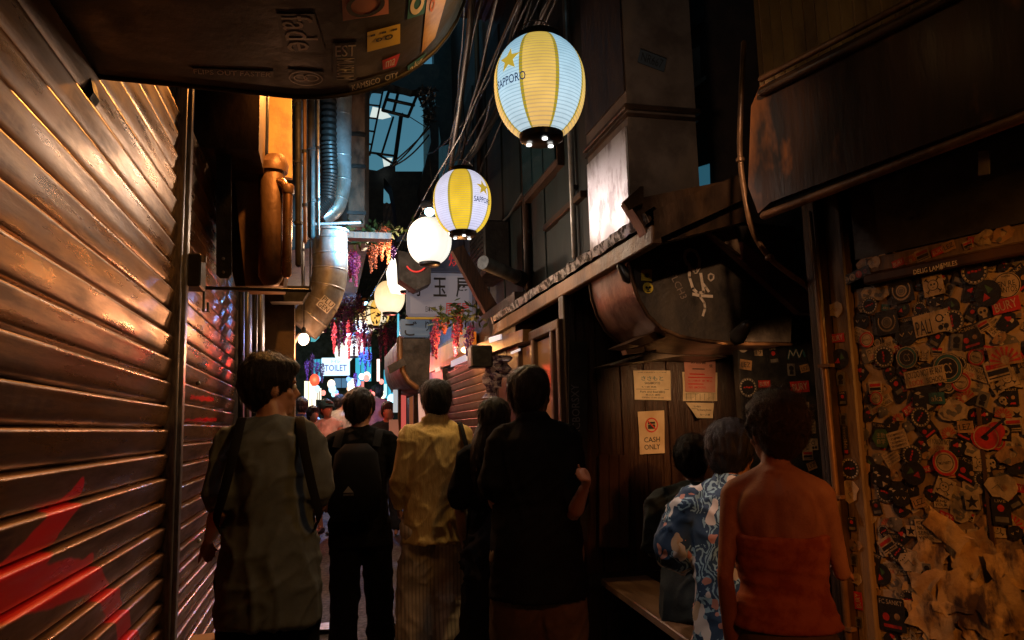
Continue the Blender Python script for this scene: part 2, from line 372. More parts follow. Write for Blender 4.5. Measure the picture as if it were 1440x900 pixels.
    if trouser:
        m=MB(); g=trouser.get('g',.012); m.loft(rings(0,g,k1=3 if not seat else 2),24)
        r0,r1,en=trouser.get('r0',.10),trouser.get('r1',.075),trouser.get('len',1.9)
        if trouser.get('skirt'):
            c=sp[1]; m=MB(); ctr=(aL+aR)/2
            m.loft([(Vector((ctr.x*.6,ctr.y*.5,trouser['skirt']*s)),X,Yv,.25*s,.22*s),(Vector((0,0,.55*s)),X,Yv,.21*s,.18*s),(sp[0],X,Yv,.19*s,.15*s),(sp[1],X,Yv,.17*s,.13*s),(sp[2],X,Yv,.13*s,.10*s)],28)
        else:
            for h,k,a in((hL,kL,aL),(hR,kR,aR)):
                if en<=1: m.tube([h,lerp(h,k,en*.5),lerp(h,k,en)],[r0*s,(r0+r1)/2*s,r1*s],16)
                else: m.tube([h,lerp(h,k,.5),k,lerp(k,a,(en-1)*.5),lerp(k,a,en-1)],[r0*s,(r0*.6+r1*.4)*s,(r0*.4+r1*.6)*s,r1*s,r1*1.02*s],16)
        me=remesh(m,.012,3,folds(trouser.get('fold',.008),trouser.get('seed',3),10,2))
        me.materials.clear(); me.materials.append(trouser['m']); inst(me,trouser.get('name','trousers'),root)
    if feet:
        for a in(aL,aR):
            m=MB(); m.loft([(a+Vector((0,-.055,-.075))*s,X,Z,.02*s,.01*s),(a+Vector((0,-.05,-.045))*s,X,Z,.036*s,.036*s),(a+Vector((0,.02,-.04))*s,X,Z,.042*s,.045*s),(a+Vector((0,.10,-.055))*s,X,Z,.047*s,.03*s),(a+Vector((0,.17,-.063))*s,X,Z,.038*s,.02*s),(a+Vector((0,.19,-.068))*s,X,Z,.015*s,.008*s)],14)
            m.build('shoe',shoes or m_black,root,60)
    # hair
    if hair:
        NSOK=vox<.0095; st=hair.get('style','short'); hm=hair.get('m',m_hair); m=MB(); q=hs
        m.ell(hd(0,-.022,.042),(.089*q,.103*q,.102*q),18,12,rot=HR); m.ell(hd(0,-.048,-.005),(.083*q,.073*q,.088*q),16,10,rot=HR)
        if st!='crop': m.ell(hd(0,.045,.085),(.058*q,.05*q,.04*q),rot=HR)
        if st in('short','crop'): m.ell(hd(0,-.055,-.06),(.05*q,.04*q,.04*q),rot=HR)
        if st=='bun': bc=hair.get('bun',(0,-.09,.09)); br=hair.get('br',.04); m.ell(hd(*bc),(br*q,)*3); m.tube([hd(bc[0]*.6,bc[1]*.75,bc[2]*.8),hd(*bc)],.025*q)
        if st=='updo':
            for k in range(9):
                a=k*2.4; m.ell(hd(.038*math.cos(a),-.045-.032*abs(math.sin(a*1.3)),.045+.05*math.sin(a)),(.038*q,.030*q,.032*q),rot=HR@Matrix.Rotation(a,3,'Y'))
        if st=='bob':
            m.loft([(hd(0,-.03,-.10),HR@X,HR@Yv,.085*q,.065*q),(hd(0,-.03,-.05),HR@X,HR@Yv,.092*q,.085*q),(hd(0,-.02,.03),HR@X,HR@Yv,.092*q,.096*q),(hd(0,-.02,.09),HR@X,HR@Yv,.07*q,.08*q)],18)
        if st=='long':
            L=hair.get('len',.5)
            m.loft([(hd(0,-.06,-.02)+Vector((0,-.05,-L)),X,Yv,.05*q,.02*q),(hd(0,-.06,-.02)+Vector((0,-.05,-L*.8)),X,Yv,.10*q,.035*q),(hd(0,-.06,-.12)+Vector((0,-.03,-.1)),X,Yv,.13*q,.05*q),(hd(0,-.05,-.08),X,Yv,.105*q,.075*q),(hd(0,-.02,0),X,Yv,.092*q,.09*q),(hd(0,-.01,.07),X,Yv,.07*q,.08*q)],20)
        rk=random.Random(int(abs(loc[0]*300))+7)
        if NSOK:
            ctr=hd(0,-.025,.03)
            for k in range(hair.get('locks',70)):
                a=rk.uniform(0,2*PI) if st!='updo' else rk.uniform(PI*.95,PI*2.05); pts=[]; tw=rk.uniform(-.5,.5) if st!='updo' else rk.uniform(-1.6,1.6); e1=rk.uniform(.7,1.5); e0=rk.uniform(-.55,.3) if math.sin(a)<.2 else rk.uniform(.45,.7)
                if st=='updo': e1=rk.uniform(.2,1.4); e0=e1-rk.uniform(.4,.9)
                bulge=.004 if st!='updo' else .012
                for j in range(7):
                    t=j/6; el=lerp(e1,e0,t); aa=a+tw*t; rr=1.0+bulge*10*math.sin(PI*t)*rk.uniform(.6,1)
                    pts.append(ctr+HR@(Vector((.088*math.cos(aa)*math.cos(el),.103*math.sin(aa)*math.cos(el)-.0,.103*math.sin(el)-(.02 if el<0 else 0)))*rr*q))
                r_=rk.uniform(.006,.010)*q*(1.35 if st=='updo' else 1); m.tube(pts,[r_*.6,r_,r_,r_,r_,r_*.8,r_*.4],6)
        def hf(c): 
            r=1-abs(mnoise.noise(Vector((c.x*38,c.y*38,c.z*14))))*2; return .007*r+.005*mnoise.noise(c*22)+.003*mnoise.noise(Vector((c.x*110,c.y*110,c.z*24)))
        me=remesh(m,.0065,1,hf); 
        # loose strands riding on the hair mass
        rnd=random.Random(int(abs(loc[0]*100)+abs(loc[1]*77))); n=len(me.vertices); sm=MB(); NS=hair.get('n',900)
        cen=hd(0,-.02,.0)
        for _ in range(NS):
            v=me.vertices[rnd.randrange(n)]; p=v.co.copy(); nn=v.normal.copy()
            fl=(HR@Vector((rnd.uniform(-.3,.3),-.25,-1.))) if st not in('updo','bun') else (hd(*hair.get('bun',(0,-.09,.09)))-p+Vector((rnd.uniform(-1,1),rnd.uniform(-1,1),rnd.uniform(-1,1)))*.06)
            if p.z>hd(0,0,.09).z and st not in('updo','bun'): fl=HR@Vector((p.x-cen.x+rnd.uniform(-.02,.02),(p-cen).y*1+rnd.uniform(-.02,.03),-.02))
            fl=(fl-nn*fl.dot(nn)); 
            if fl.length<1e-5: continue
            fl.normalize(); sd=fl.cross(nn)*.0010; L=rnd.uniform(.03,.075); vs=[]
            lift=rnd.uniform(.0,.010 if st not in('updo','bun') else .004); wob=Vector((rnd.uniform(-1,1),rnd.uniform(-1,1),rnd.uniform(-1,1)))*.004
            for j in range(4):
                t=j/3; c=p+nn*(.0015+lift*t*t*2)+fl*L*t-nn*(L*t)**2*4.5+wob*t*t
                w2=sd*(1-.8*t); vs+=[c-w2,c+w2]
            sm.add(vs,[(0,1,3,2),(2,3,5,4),(4,5,7,6)])
        me.materials.clear(); me.materials.append(hm); ho=inst(me,'hair',root)
        o=sm.build('loose_strand_layer',hm,root,180); o['kind']='stuff'
    root['_']=0; del root['_']
    P=dict(root=root,sp=sp,nb=nb,shL=shL,shR=shR,elL=elL,elR=elR,wrL=wrL,wrR=wrR,hc=hc,hd=hd,s=s,aL=aL,aR=aR)
    return P
def strap(root,pts,wd,m,name='strap',th=.004):
    """flat band along points (with outward normals)"""
    mb=MB(); P=[Vector(p[:3]) for p in pts]; Nn=[Vector(p[3:6]).normalized() for p in pts]; rings=[]
    # catmull refine
    Q=[];NQ=[]
    for i in range(len(P)-1):
        p0=P[max(i-1,0)];p1=P[i];p2=P[i+1];p3=P[min(i+2,len(P)-1)]
        for k in range(5):
            t=k/5; Q.append(.5*((2*p1)+(p2-p0)*t+(2*p0-5*p1+4*p2-p3)*t*t+(-p0+3*p1-3*p2+p3)*t**3)); NQ.append(Nn[i].lerp(Nn[i+1],t).normalized())
    Q.append(P[-1]);NQ.append(Nn[-1])
    for i in range(len(Q)):
        d=(Q[min(i+1,len(Q)-1)]-Q[max(i-1,0)]).normalized(); sd=d.cross(NQ[i]).normalized()
        rings.append((Q[i],sd,NQ[i],wd/2,th))
    mb.loft(rings,8); return mb.build(name,m,root,60)
# ---------------------------------------------------------------- ground and buildings
FL=Fr((-.68,0),RD(90))                      # left shutter wall
def F0(Y): return Fr((0,Y),0)
def FR(x): return Fr((x,0),RD(-90))
def slope(y): return 0 if y<5.5 else min((y-5.5)*.045,.9)
g=MB(); ys=[-8,0,2,4,5.5,7,9,11,14,18,25,60]; xs=[-30,-.45,1.0,30]
for i in range(len(ys)-1):
    for j in range(3):
        a,b=ys[i],ys[i+1]; c,d=xs[j],xs[j+1]
        g.add([(c,a,slope(a)),(d,a,slope(a)),(d,b,slope(b)),(c,b,slope(b))],[(0,1,2,3)])
ground=g.build('ground',m_asph,kind='structure')
# paving stones along both sides, cut one by one
rnd=random.Random(4)
pv=[MB().box((0,0,0),(.30,.44,.04),ch=.008).mesh('paver',m_stone,30),MB().box((0,0,0),(.22,.30,.04),ch=.008).mesh('paver',m_stone,30)]
pl=thing('paving_strip',None,None,kind='structure'); pr=thing('paving_strip',None,None,kind='structure')
y=2.2
while y<13:
    for x in(-.53,-.22): inst(pv[0],'paving_stone',pl,(x+.15*0+rnd.uniform(-.004,.004),y,slope(y)+.006+rnd.uniform(0,.006)),(.04 if y>5.5 else 0,0,rnd.uniform(-.01,.01)))
    if y<9:
        for k in range(3): inst(pv[1],'paving_stone',pr,(1.08+k*.23,y+(k%2)*.15,slope(y)+.006+rnd.uniform(0,.008)),(.04 if y>5.5 else 0,0,rnd.uniform(-.02,.02)),(1,1.42,1))
    y+=.452
tag(MB().lathe([(.0,0),(.09,0),(.1,.012),(.0,.014)],n=24).build('drain_cover',m_galv,smooth=30,loc=(.02,5.9,slope(5.9)+.02)),'small round metal drain cover set in the paving by the man with a black backpack','drain cover')
bd=thing('building','dark plastered building behind the two big roller shutters','building')
b=MB(); b.box((-1.5,2.8,3.2),(1.5,7.2,6.4)).box((-1.48,-1.5,2),(1.55,1.6,6)).build('wall',m_plast,bd)
# upper storey leaning over the alley
MB().prism([(-.75,2.95),(-.36,2.95),(-.36,7),(-.75,7)],4.2,6.3).build('upper_wall',m_rustd,bd)
bl=thing('building','dark wooden building with ducts past the second shutter','building')
MB().box((-1.55,10,3.2),(1.6,7.6,7)).build('wall',m_wooddk,bl)
MB().prism([(-.8,3.3),(.45,3.45),(.48,8),(-.8,8)],8.3,12.5).build('upper_storey',m_plast,bl)
br=thing('building','dark two storey building over the rusty eave','building')
mw=MB(); mw.box((2.6,9,4.9),(1.7,9.4,5.0)); mw.box((2.55,9.6,1.2),(2.3,8.,2.5)); mw.build('wall',m_wooddk,br)
m_siding=mat('dark_green_siding',(.012,.024,.024),.6,.0,c2=(.006,.010,.010),sc_=3,st=(1,1,.4),bump=.3,bs=12,c3=(.022,.014,.010))
sid=MB().box((0,0,0),(.02,.36,3.2),ch=.004).mesh('siding_panel',m_siding,30)
for i in range(14): inst(sid,'siding_panel',br,(1.745-(i%2)*.012,4.9+i*.37,4.0+.0*i))
for i,(a,z) in enumerate(((4.9,3.0),(5.9,3.45),(7.2,3.0))): MB().box((1.715,a+.4,z),(.05,.95,.05),ch=.006).build('batten',m_rustd,br)
MB().box((1.70,5.75,3.9),(.06,1.0,1.1)).build('window_frame',m_wood,br)
for i in range(3): MB().box((1.665,5.42+i*.33,3.9),(.02,.30,1.0)).build('pane',mat('dark_glass',(.02,.05,.06),.12,.0,spec=.8),br)
# canopies added over the alley to keep sky light out: corrugated roofing
def corr(n,L,wd,mi=0,amp=.012,pitch=.076):
    m=MB(); k=int(wd/pitch*4); vs=[]
    for i in range(k+1):
        z=amp*math.sin(i*PI/2); vs+=[(i*pitch/4,0,z),(i*pitch/4,L,z)]
    m.add(vs,[(2*i,2*i+2,2*i+3,2*i+1) for i in range(k)]); return m
for (yy,L,x0,wd,z,lab) in((-4,6.6,-2.2,5.5,5.0,'corrugated iron roof sheet added over the viewer to keep out sky light'),(2.6,5.2,-.8,2.9,5.9,'corrugated iron roof added in front of the open sky to block its light'),(12.6,14,-2,5,5.2,'corrugated iron roof added beyond the open sky to block its light')):
    o=corr(0,L,wd).build('roof_sheet',m_rustd,smooth=60,loc=(x0,yy,z)); tag(o,lab,'roof')  # roof sheets added to keep sky light out
fb=thing('building','black gabled building closing the view under the open sky','building',(0,24.5,0))
MB().box((0,1,2.6),(12,1.5,5.4)).build('wall',m_dark,fb); MB().prism([(-4,5.2),(4.5,5.2),(1,7)],.2,1.7).build('roof',m_black,fb)
bz=thing('building','dark back building rising behind the sticker covered shop front','building'); MB().box((3.6,2.2,3.2),(1.6,6.5,6.6)).build('wall',m_dark,bz)
bk=thing('building','dark shop wall behind the viewer','building'); MB().box((1,-4.6,2.5),(9,.5,6)).build('wall',m_dark,bk)
# ---- left shutters
def slatmat(name,strokes,base):
    m=mat(name,*base[0],**base[1]); t=m.node_tree; N=t.nodes; L=t.links; b=N['Principled BSDF']
    src=b.inputs['Base Color'].links[0].from_socket
    g=N.new('ShaderNodeNewGeometry'); sp=N.new('ShaderNodeVectorMath'); sp.operation='MULTIPLY'; sp.inputs[1].default_value=(0,1,1); L.new(g.outputs['Position'],sp.inputs[0])
    n=N.new('ShaderNodeTexNoise'); n.inputs['Scale'].default_value=7; L.new(g.outputs['Position'],n.inputs['Vector'])
    acc=None
    def vm(op,a,b_):
        q=N.new('ShaderNodeVectorMath'); q.operation=op
        for i,x in enumerate((a,b_)):
            if x is None: continue
            if isinstance(x,tuple): q.inputs[i].default_value=x
            else: L.new(x,q.inputs[i])
        return q
    def ma(op,a,b_,cl=False):
        q=N.new('ShaderNodeMath'); q.operation=op; q.use_clamp=cl
        for i,x in enumerate((a,b_)):
            if isinstance(x,(int,float)): q.inputs[i].default_value=x
            else: L.new(x,q.inputs[i])
        return q.outputs[0]
    for (y0,z0,y1,z1,r) in strokes:
        A=(0,y0,z0); BA=(0,y1-y0,z1-z0); q=(y1-y0)**2+(z1-z0)**2
        pa=vm('SUBTRACT',sp.outputs[0],A).outputs[0]; h=ma('DIVIDE',vm('DOT_PRODUCT',pa,BA).outputs['Value'],q,True)
        sc3=N.new('ShaderNodeVectorMath'); sc3.operation='SCALE'; sc3.inputs[0].default_value=BA; L.new(h,sc3.inputs['Scale'])
        d=vm('LENGTH',vm('SUBTRACT',pa,sc3.outputs[0]).outputs[0],None).outputs['Value']; d=ma('ADD',d,ma('MULTIPLY',ma('SUBTRACT',n.outputs['Fac'],.5),.035))
        k=ma('MULTIPLY',ma('SUBTRACT',r,d),120,True); acc=k if acc is None else ma('MAXIMUM',acc,k)
    mx=N.new('ShaderNodeMix'); mx.data_type='RGBA'; L.new(acc,mx.inputs[0]); L.new(src,mx.inputs[6]); mx.inputs[7].default_value=(.85,.008,.004,1); L.new(mx.outputs[2],b.inputs['Base Color'])
    mt=N.new('ShaderNodeMath'); mt.operation='MULTIPLY_ADD'; mt.inputs[1].default_value=-.85*b.inputs['Metallic'].default_value; mt.inputs[2].default_value=b.inputs['Metallic'].default_value; L.new(acc,mt.inputs[0]); L.new(mt.outputs[0],b.inputs['Metallic'])
    return m
sb=(((.34,.17,.05),.24,.68),dict(c2=(.09,.04,.014),sc_=4.0,st=(1,.45,4.0),bump=.06,bs=60,bst=(1,.3,2.),c3=(.22,.12,.06),sc3=2.6,r2=.44,lo=.36,hi=.62))
m_sl1=slatmat('worn_shutter_steel',[(2.42,1.29,2.1,1.16,.035),(2.2,1.2,1.8,1.08,.06),(1.9,1.10,2.55,1.03,.06),(2.55,1.03,2.85,.88,.05),(2.85,.88,3.25,.60,.06)],sb)
m_sl2=slatmat('worn_shutter_steel_b',[(4.2,1.62,5.0,1.64,.016),(4.1,1.50,5.2,1.52,.016)],sb)  # red strokes paint lamp reflections into the slat colour
def slat(L,n,seed,pitch=.103):
    p=[(.012,0),(.008,.0045),(-.003,.007),(-.0075,.012),(-.0115,.022),(-.0155,.042),(-.019,.062),(-.0225,.078),(-.0245,.085),(-.0245,.0895),(-.0205,.0945),(-.010,.097),(.006,.098),(.012,.1025)]
    s_=pitch/.103; m=MB(); vs=[]
    for i in range(n+1):
        x=L*i/n; d=.0022*mnoise.noise(Vector((x*1.6,seed*7.7,0)))
        for y_,z_ in p: vs.append((x,y_+d*(1 if z_>.004 else 0)+(.0005*mnoise.noise(Vector((x*2,z_*30,seed)))),z_*s_))
    k=len(p); return m.add(vs,[(i*k+j,i*k+j+1,(i+1)*k+j+1,(i+1)*k+j) for i in range(n) for j in range(k-1)])
def shutter(lab,fr,x0,L,zt,m,pitch=.103,nseg=26,seed=0,nm='roller_shutter',z0=.02):
    t=fr.thing(nm,lab,'roller shutter'); k=int((zt-z0)/pitch)
    ms=[slat(L,nseg,seed+i,pitch).mesh('slat',m,50) for i in range(3)]
    for i in range(k): inst(ms[i%3],'slat',t,(x0,0,z0+i*pitch))
    return t
sA=shutter('wide rusty steel roller shutter with red graffiti',FL,-.9,4.52,2.95,m_sl1,nseg=44)
sB=shutter('narrower steel roller shutter further along with painted red reflections',FL,3.79,2.3,3.0,m_sl2,seed=5,pitch=.098)
tag(MB().extr([(.03,-.0),(.03,2.9),(-.0,2.9),(0,0)],3.62,3.80).build('backing',m_dark,FL.thing('shutter_rail','grey aluminium door rail between the two steel shutters','rail')),None)
rl=[o for o in col.objects if o.name.startswith('shutter_rail')][0]
for x,wd,d in((3.64,.035,.05),(3.70,.06,.065),(3.765,.03,.05)): MB().box((x,-d/2,1.65),(wd,d,3.3),ch=.004).build('channel',m_alum,rl)
sl2=FL.thing('shutter_rail','thin vertical rail at the far edge of the second shutter','rail'); MB().box((6.12,-.03,1.6),(.04,.06,3.2),ch=.005).build('channel',m_alum,sl2)
for x,z in((4.35,1.70),(4.55,.86)): MB().ell((x,-.025,z),(.012,.012,.012)).build('lock_knob',m_galv,sB)
# black box and bar bracket fixed at the rail
bx=FL.thing('junction_box','small black box fixed on the rail between the shutters','box')
p0=FL.px(246,405); p1=FL.px(246,358); MB().box((3.78,-.06,(p0[1]+p1[1])/2),(.16,.12,p1[1]-p0[1]),ch=.006).build('case',m_black,bx)
MB().box((3.72,-.13,p0[1]+.13),(.02,.02,.03)).build('clasp',m_alum,bx)
f=F0(3.9); a=f.px(262,404); c=f.px(436,406); e=f.px(436,300)
bt=thing('wall_bracket','thin black iron bar sticking out over the man in the grey shirt','bracket')
MB().tube([(a[0],3.9,a[1]),(c[0],3.9,c[1]-.01)],.009).build('bar',m_black,bt); MB().tube([(c[0],3.9,c[1]-.01),(e[0],3.9,e[1]+.3)],.004,6).build('hanger_rod',m_galv,bt)
h=f.px(287,408); h2=f.px(287,438); MB().tube([(h[0],3.9,h[1]),(h[0],3.9,h2[1]),(h[0]+.02,3.9,h2[1]),(h[0]+.02,3.9,h2[1]+.04)],.006).build('hook',m_black,bt)
def polyY(pxs,Y,th,m,name,parent=None,**k):
    fr=F0(Y); mb=MB().prism([fr.px(u,v) for u,v in pxs][::-1],0,th); mb.v=[(x,y+Y,z) for x,y,z in mb.v]; return mb.build(name,m,parent,k.pop('smooth',30),**k)
# ---- left hood over the shutter
hY=2.39; zb=2.50; hd_=thing('extractor_hood','big dark curved metal hood over the first shutter, stickers underneath','hood')
prof=[(-.75,zb),(-.10,zb-.02)]+[(-.10+.56*math.sin(a),zb-.02+.50*(1-math.cos(a))) for a in [i*PI/2/12 for i in range(1,13)]]+[(.46,3.3),(-.75,3.3)]
m_hood=mat('hood_enamel',(.024,.022,.019),.62,.0,c2=(.013,.012,.011),sc_=5,bump=.2,bs=22,c3=(.045,.035,.025),r2=.42)
hm=MB(); n=len(prof); vs=[]
for yv in(-1.2,0,1.2,hY-.012): vs+=[(x,yv,z) for x,z in prof]
hm.add(vs,[(j*n+i,j*n+(i+1)%n,(j+1)*n+(i+1)%n,(j+1)*n+i) for j in range(3) for i in range(n)]); hm.add([(x,hY-.012,z) for x,z in prof],[tuple(range(n))])
hm.build('shell',m_hood,hd_,25)
rim=MB(); rim.tube([(x,hY,z) for x,z in prof[:-1]],.010,8); rim.build('rolled_rim',m_hood,hd_,60)
def hoodpt(u,v):
    """point and tangent frame on the hood's underside seen at pixel u,v"""
    d=ray(u,v)
    for i in range(len(prof)-3):
        (x0,z0),(x1,z1)=prof[i],prof[i+1]; nx,nz=(z1-z0),-(x1-x0); den=d.x*nx+d.z*nz
        if abs(den)<1e-9: continue
        t=((x0-CO.x)*nx+(z0-CO.z)*nz)/den; p=CO+d*t; q=((p.x-x0)*(x1-x0)+(p.z-z0)*(z1-z0))/((x1-x0)**2+(z1-z0)**2)
        if 0<=q<=1 and t>0: return p,Vector((nx,0,nz)).normalized(),Vector((x1-x0,0,z1-z0)).normalized()
    return None
def hood_sticker(pxs,draw,m_base,label):
    """pxs: 4 corner pixels TL,TR,BR,BL; draw(mb, P) adds print through the unit square map P(s,t)"""
    c=[hoodpt(*p) for p in pxs]
    if None in c: print('hood sticker off',pxs,c); return
    def P(s_,t,off=.003):
        u=lerp(lerp(pxs[0][0],pxs[1][0],s_),lerp(pxs[3][0],pxs[2][0],s_),t); v=lerp(lerp(pxs[0][1],pxs[1][1],s_),lerp(pxs[3][1],pxs[2][1],s_),t); q=hoodpt(u,v)
        if q: return q[0]+q[1]*off
        a=c[0][0].lerp(c[1][0],s_); b_=c[3][0].lerp(c[2][0],s_); p=a.lerp(b_,t); nn=sum((q[1] for q in c),Vector()).normalized()
        return p+nn*off
    m=MB(); K=5
    for i in range(K):
        for j in range(K): pass
    def bp_(s_,t): 
        u=lerp(lerp(pxs[0][0],pxs[1][0],s_),lerp(pxs[3][0],pxs[2][0],s_),t); v=lerp(lerp(pxs[0][1],pxs[1][1],s_),lerp(pxs[3][1],pxs[2][1],s_),t); return hoodpt(u,v)
    gq=[bp_(i/K,j/K) for j in range(K+1) for i in range(K+1)]
    if None in gq: return
    grid=[q[0]+q[1]*(.003 if q[1].z<0 or q[1].x>0 else -.003) for q in gq]
    m.add(grid,[(j*(K+1)+i,j*(K+1)+i+1,(j+1)*(K+1)+i+1,(j+1)*(K+1)+i) for j in range(K) for i in range(K)])
    o=m.build('sticker',m_base,hd_,label=label); pm=MB(); draw(pm,P); 
    if pm.v: pm.build('print',[m_white,m_ink,m_red,m_teal,m_org],o,0)
def dtext(st,x0,x1,y0,y1,mi=0,rot=0,shear=0):
    def d(mb,P):
        vs,fs=textfit(st,1,1)
        q=[]
        for x,y in vs:
            x+=shear*y; s_,t=x+.5,.5-y
            if rot==1: s_,t=t,1-s_
            if rot==-1: s_,t=1-t,s_
            q.append(P(x0+(x1-x0)*s_,y0+(y1-y0)*t,.0045))
        mb.add(q,fs,mi)
    return d
def multi(*ds):
    def d(mb,P):
        for q in ds: q(mb,P)
    return d
def dring(cx,cy,r,w_,mi=0):
    def d(mb,P):
        vs=[]
        for i in range(25):
            a=i*2*PI/24; vs+=[P(cx+r*math.cos(a),cy+r*math.sin(a),.0045),P(cx+(r-w_)*math.cos(a),cy+(r-w_)*math.sin(a),.0045)]
        mb.add(vs,[(2*i,2*i+2,2*i+3,2*i+1) for i in range(24)],mi)
    return d
hood_sticker([(388,18),(442,18),(458,72),(400,72)],dtext('fade',.1,.9,.05,.95,0,-1),m_ink,'black sticker with gothic lettering')
hood_sticker([(468,60),(502,58),(500,112),(468,112)],multi(dtext('EST',.1,.95,.05,.35),dtext('MUSEUM',.15,.9,.4,.97,0,-1)),m_ink,'narrow black sticker with red white letters')
hood_sticker([(480,-12),(545,-22),(546,18),(482,28)],multi(dring(.5,.55,.42,.1,1)),m_pink,None)
hood_sticker([(516,44),(562,32),(562,60),(516,72)],multi(dring(.35,.5,.1,.05,1),dring(.65,.5,.13,.06,1),dtext('- - -',.1,.9,.15,.25,1)),m_yel,'yellow sticker')
hood_sticker([(490,116),(562,96),(562,108),(492,130)],multi(dtext('KAMSICO',.05,.6,.2,.8),dtext('CITY',.7,.95,.2,.8)),m_ink,'long strip sticker')
hood_sticker([(537,84),(562,74),(556,92),(538,97)],dtext('ma',.2,.8,.2,.8),m_red,'red oval sticker')
hood_sticker([(268,94),(385,99),(384,108),(270,103)],dtext('FLIPS OUT FASTER',.03,.97,.15,.85),m_ink,'dark strip sticker')
hood_sticker([(405,96),(455,100),(455,120),(405,118)],multi(dring(.5,.5,.48,.04),dring(.35,.5,.2,.04),dring(.65,.45,.22,.04)),m_hood,None)
hood_sticker([(575,-8),(600,-22),(596,18),(572,26)],dring(.5,.5,.4,.2,0),m_teal,None)
hood_sticker([(572,92),(600,72),(592,84),(574,104)],dtext('aka',.1,.9,.1,.9),m_teal,None)
polyY([(60,60),(118,70),(132,130),(126,138)],2.3,.06,m_dark,'hood_stay',hd_)
hood_sticker([(600,-8),(630,-14),(611,52),(592,74)],dring(.3,.2,.12,.05,4),mat('edge_glow_patch',(.75,.45,.12),.3,.3,c2=(.55,.28,.05),sc_=12),'yellow patch painting the orange glow on the curved edge')  # patch colour stands in for orange light on the hood edge
# ---- hanging bar, big rusty panel, downpipes on the left
hb=thing('hanging_strap','flat dark steel strap with two bolts hanging over the second shutter','steel strap')
polyY([(304,160),(325,160),(326,386),(322,391),(309,391),(304,386)],4.3,.012,m_dark,'plate',hb)
for v in(364,383):
    q=F0(4.3).px(314,v); MB().ell((q[0],4.295,q[1]),(.009,.006,.009),8,5).build('bolt',m_galv,hb)
cb=thing('duct_casing','rust brown metal casing hung beside the shutter top, lit orange','metal casing')
polyY([(312,40),(372,40),(372,235),(402,380),(398,402),(345,402),(328,235)],4.75,.30,m_rust,'front_sheet',cb)
polyY([(298,40),(312,40),(328,235),(345,402),(331,402),(308,300)],4.85,.2,m_rustd,'side_sheet',cb)
m_bright=mat('ochre_tin_panel',(.72,.46,.16),.42,.15,c2=(.45,.28,.12),sc_=5,bump=.3,bs=14)
polyY([(374,60),(409,60),(411,250),(376,246)],4.9,.05,m_bright,'tin_panel',cb)
q0=F0(4.7).px(388,236); q1=F0(4.7).px(392,400); q2=F0(4.7).px(367,10); 
dp=thing('downpipe','fat rusty downpipe with a broad clamp in front of the orange tin panel','downpipe')
q9=F0(4.66).px(367,200)[0]; MB().tube([(q9,4.66,q0[1]+.9),(q9,4.66,q0[1]+.02)],.044,16).build('upper_pipe',m_black,dp,60)
MB().tube([(q0[0]-.02,4.66,q0[1]-.02),(q1[0]-.04,4.66,q1[1]+.04)],.075,20).build('wide_pipe',m_rust,dp,60)
MB().loft([(Vector((q0[0]-.02,4.66,q0[1]-.045)),X,Yv,.092,.092),(Vector((q0[0]-.02,4.66,q0[1]+.0)),X,Yv,.098,.098),(Vector((q0[0]+.0,4.66,q0[1]+.06)),X,Yv,.055,.055)],18).build('clamp',m_rust,dp,40)
q=F0(4.6).px(405,262); qb=F0(4.6).px(408,386)
dp2=thing('downpipe','slim shiny copper coloured pipe catching an orange highlight','downpipe')
m_cop=mat('copper_pipe',(.5,.27,.12),.25,.8,c2=(.3,.15,.07),sc_=9,bump=.2,bs=20,r2=.4)
MB().tube([(q[0]-.10,4.64,q[1]+.05),(q[0]-.03,4.6,q[1]+.02),(q[0],4.6,q[1]-.03),(q[0],4.6,qb[1])],.028,14).build('pipe',m_cop,dp2,60)
MB().lathe([(.03,-.03),(.036,-.02),(.036,.02),(.03,.03)],(q[0],4.6,q[1]-.02)).build('coupling',m_rust,dp2,40)
# crowd of pipes between 412 and 445 px, wooden post, duct
for i,(u,r,mm,lab,Y) in enumerate(((418,.022,m_dark,'dark pipe directly beside the orange tin panel',5.2),(427,.014,m_rust,'thin rusty pipe among the dark pipes',5.3),(436,.026,m_dark,'dark pipe with a bluish sheen in the pipe cluster',5.5),(446,.010,m_galv,'thin steel conduit in front of the corrugated hose',5.4),(457,.03,m_bright,'tan vertical pipe next to the steel duct',6.4),(424,.012,m_alum,'grey conduit at the back of the pipe cluster',5.9))):
    a=F0(Y).px(u,90); b_=F0(Y).px(u+2,(372,340,332,330,190,420)[i]); t=thing('pipe',lab,'pipe',group='pipes on the left wall'); pm=MB(); pm.tube([(a[0],Y,a[1]+.5),(b_[0],Y,b_[1])],r,12); pm.build('tube',mm,t,60)
    for k in range(3): MB().lathe([(r*1.05,-.012),(r*1.35,-.01),(r*1.35,.01),(r*1.05,.012)],(lerp(a[0],b_[0],.3*k+.2),Y,lerp(a[1],b_[1],.3*k+.2)),14).build('pipe_clip',m_dark,t,40)
po=thing('wooden_post','rusty brown squared post between the steel duct and the sky','post')
a=F0(7.).px(490,80); b_=F0(7.).px(514,320); w1=b_[0]-F0(7.).px(490,320)[0]
MB().box((a[0]+w1/2,7.05,(a[1]+.6+b_[1])/2),(w1,.12,a[1]+.6-b_[1]),ch=.006).build('shaft',mat('red_brown_wood',(.20,.09,.05),.6,c2=(.07,.035,.02),sc_=6,st=(2,2,1),bump=.5,bs=24,c3=(.3,.2,.14)),po)
for v in(190,235,300): z=F0(7.).px(500,v)[1]; MB().box((a[0]+w1/2,6.98,z),(w1+.02,.02,.03)).build('cleat',m_dark,po)
sd=thing('steel_duct','tall galvanised duct whose bent lower end glows blue green','duct')
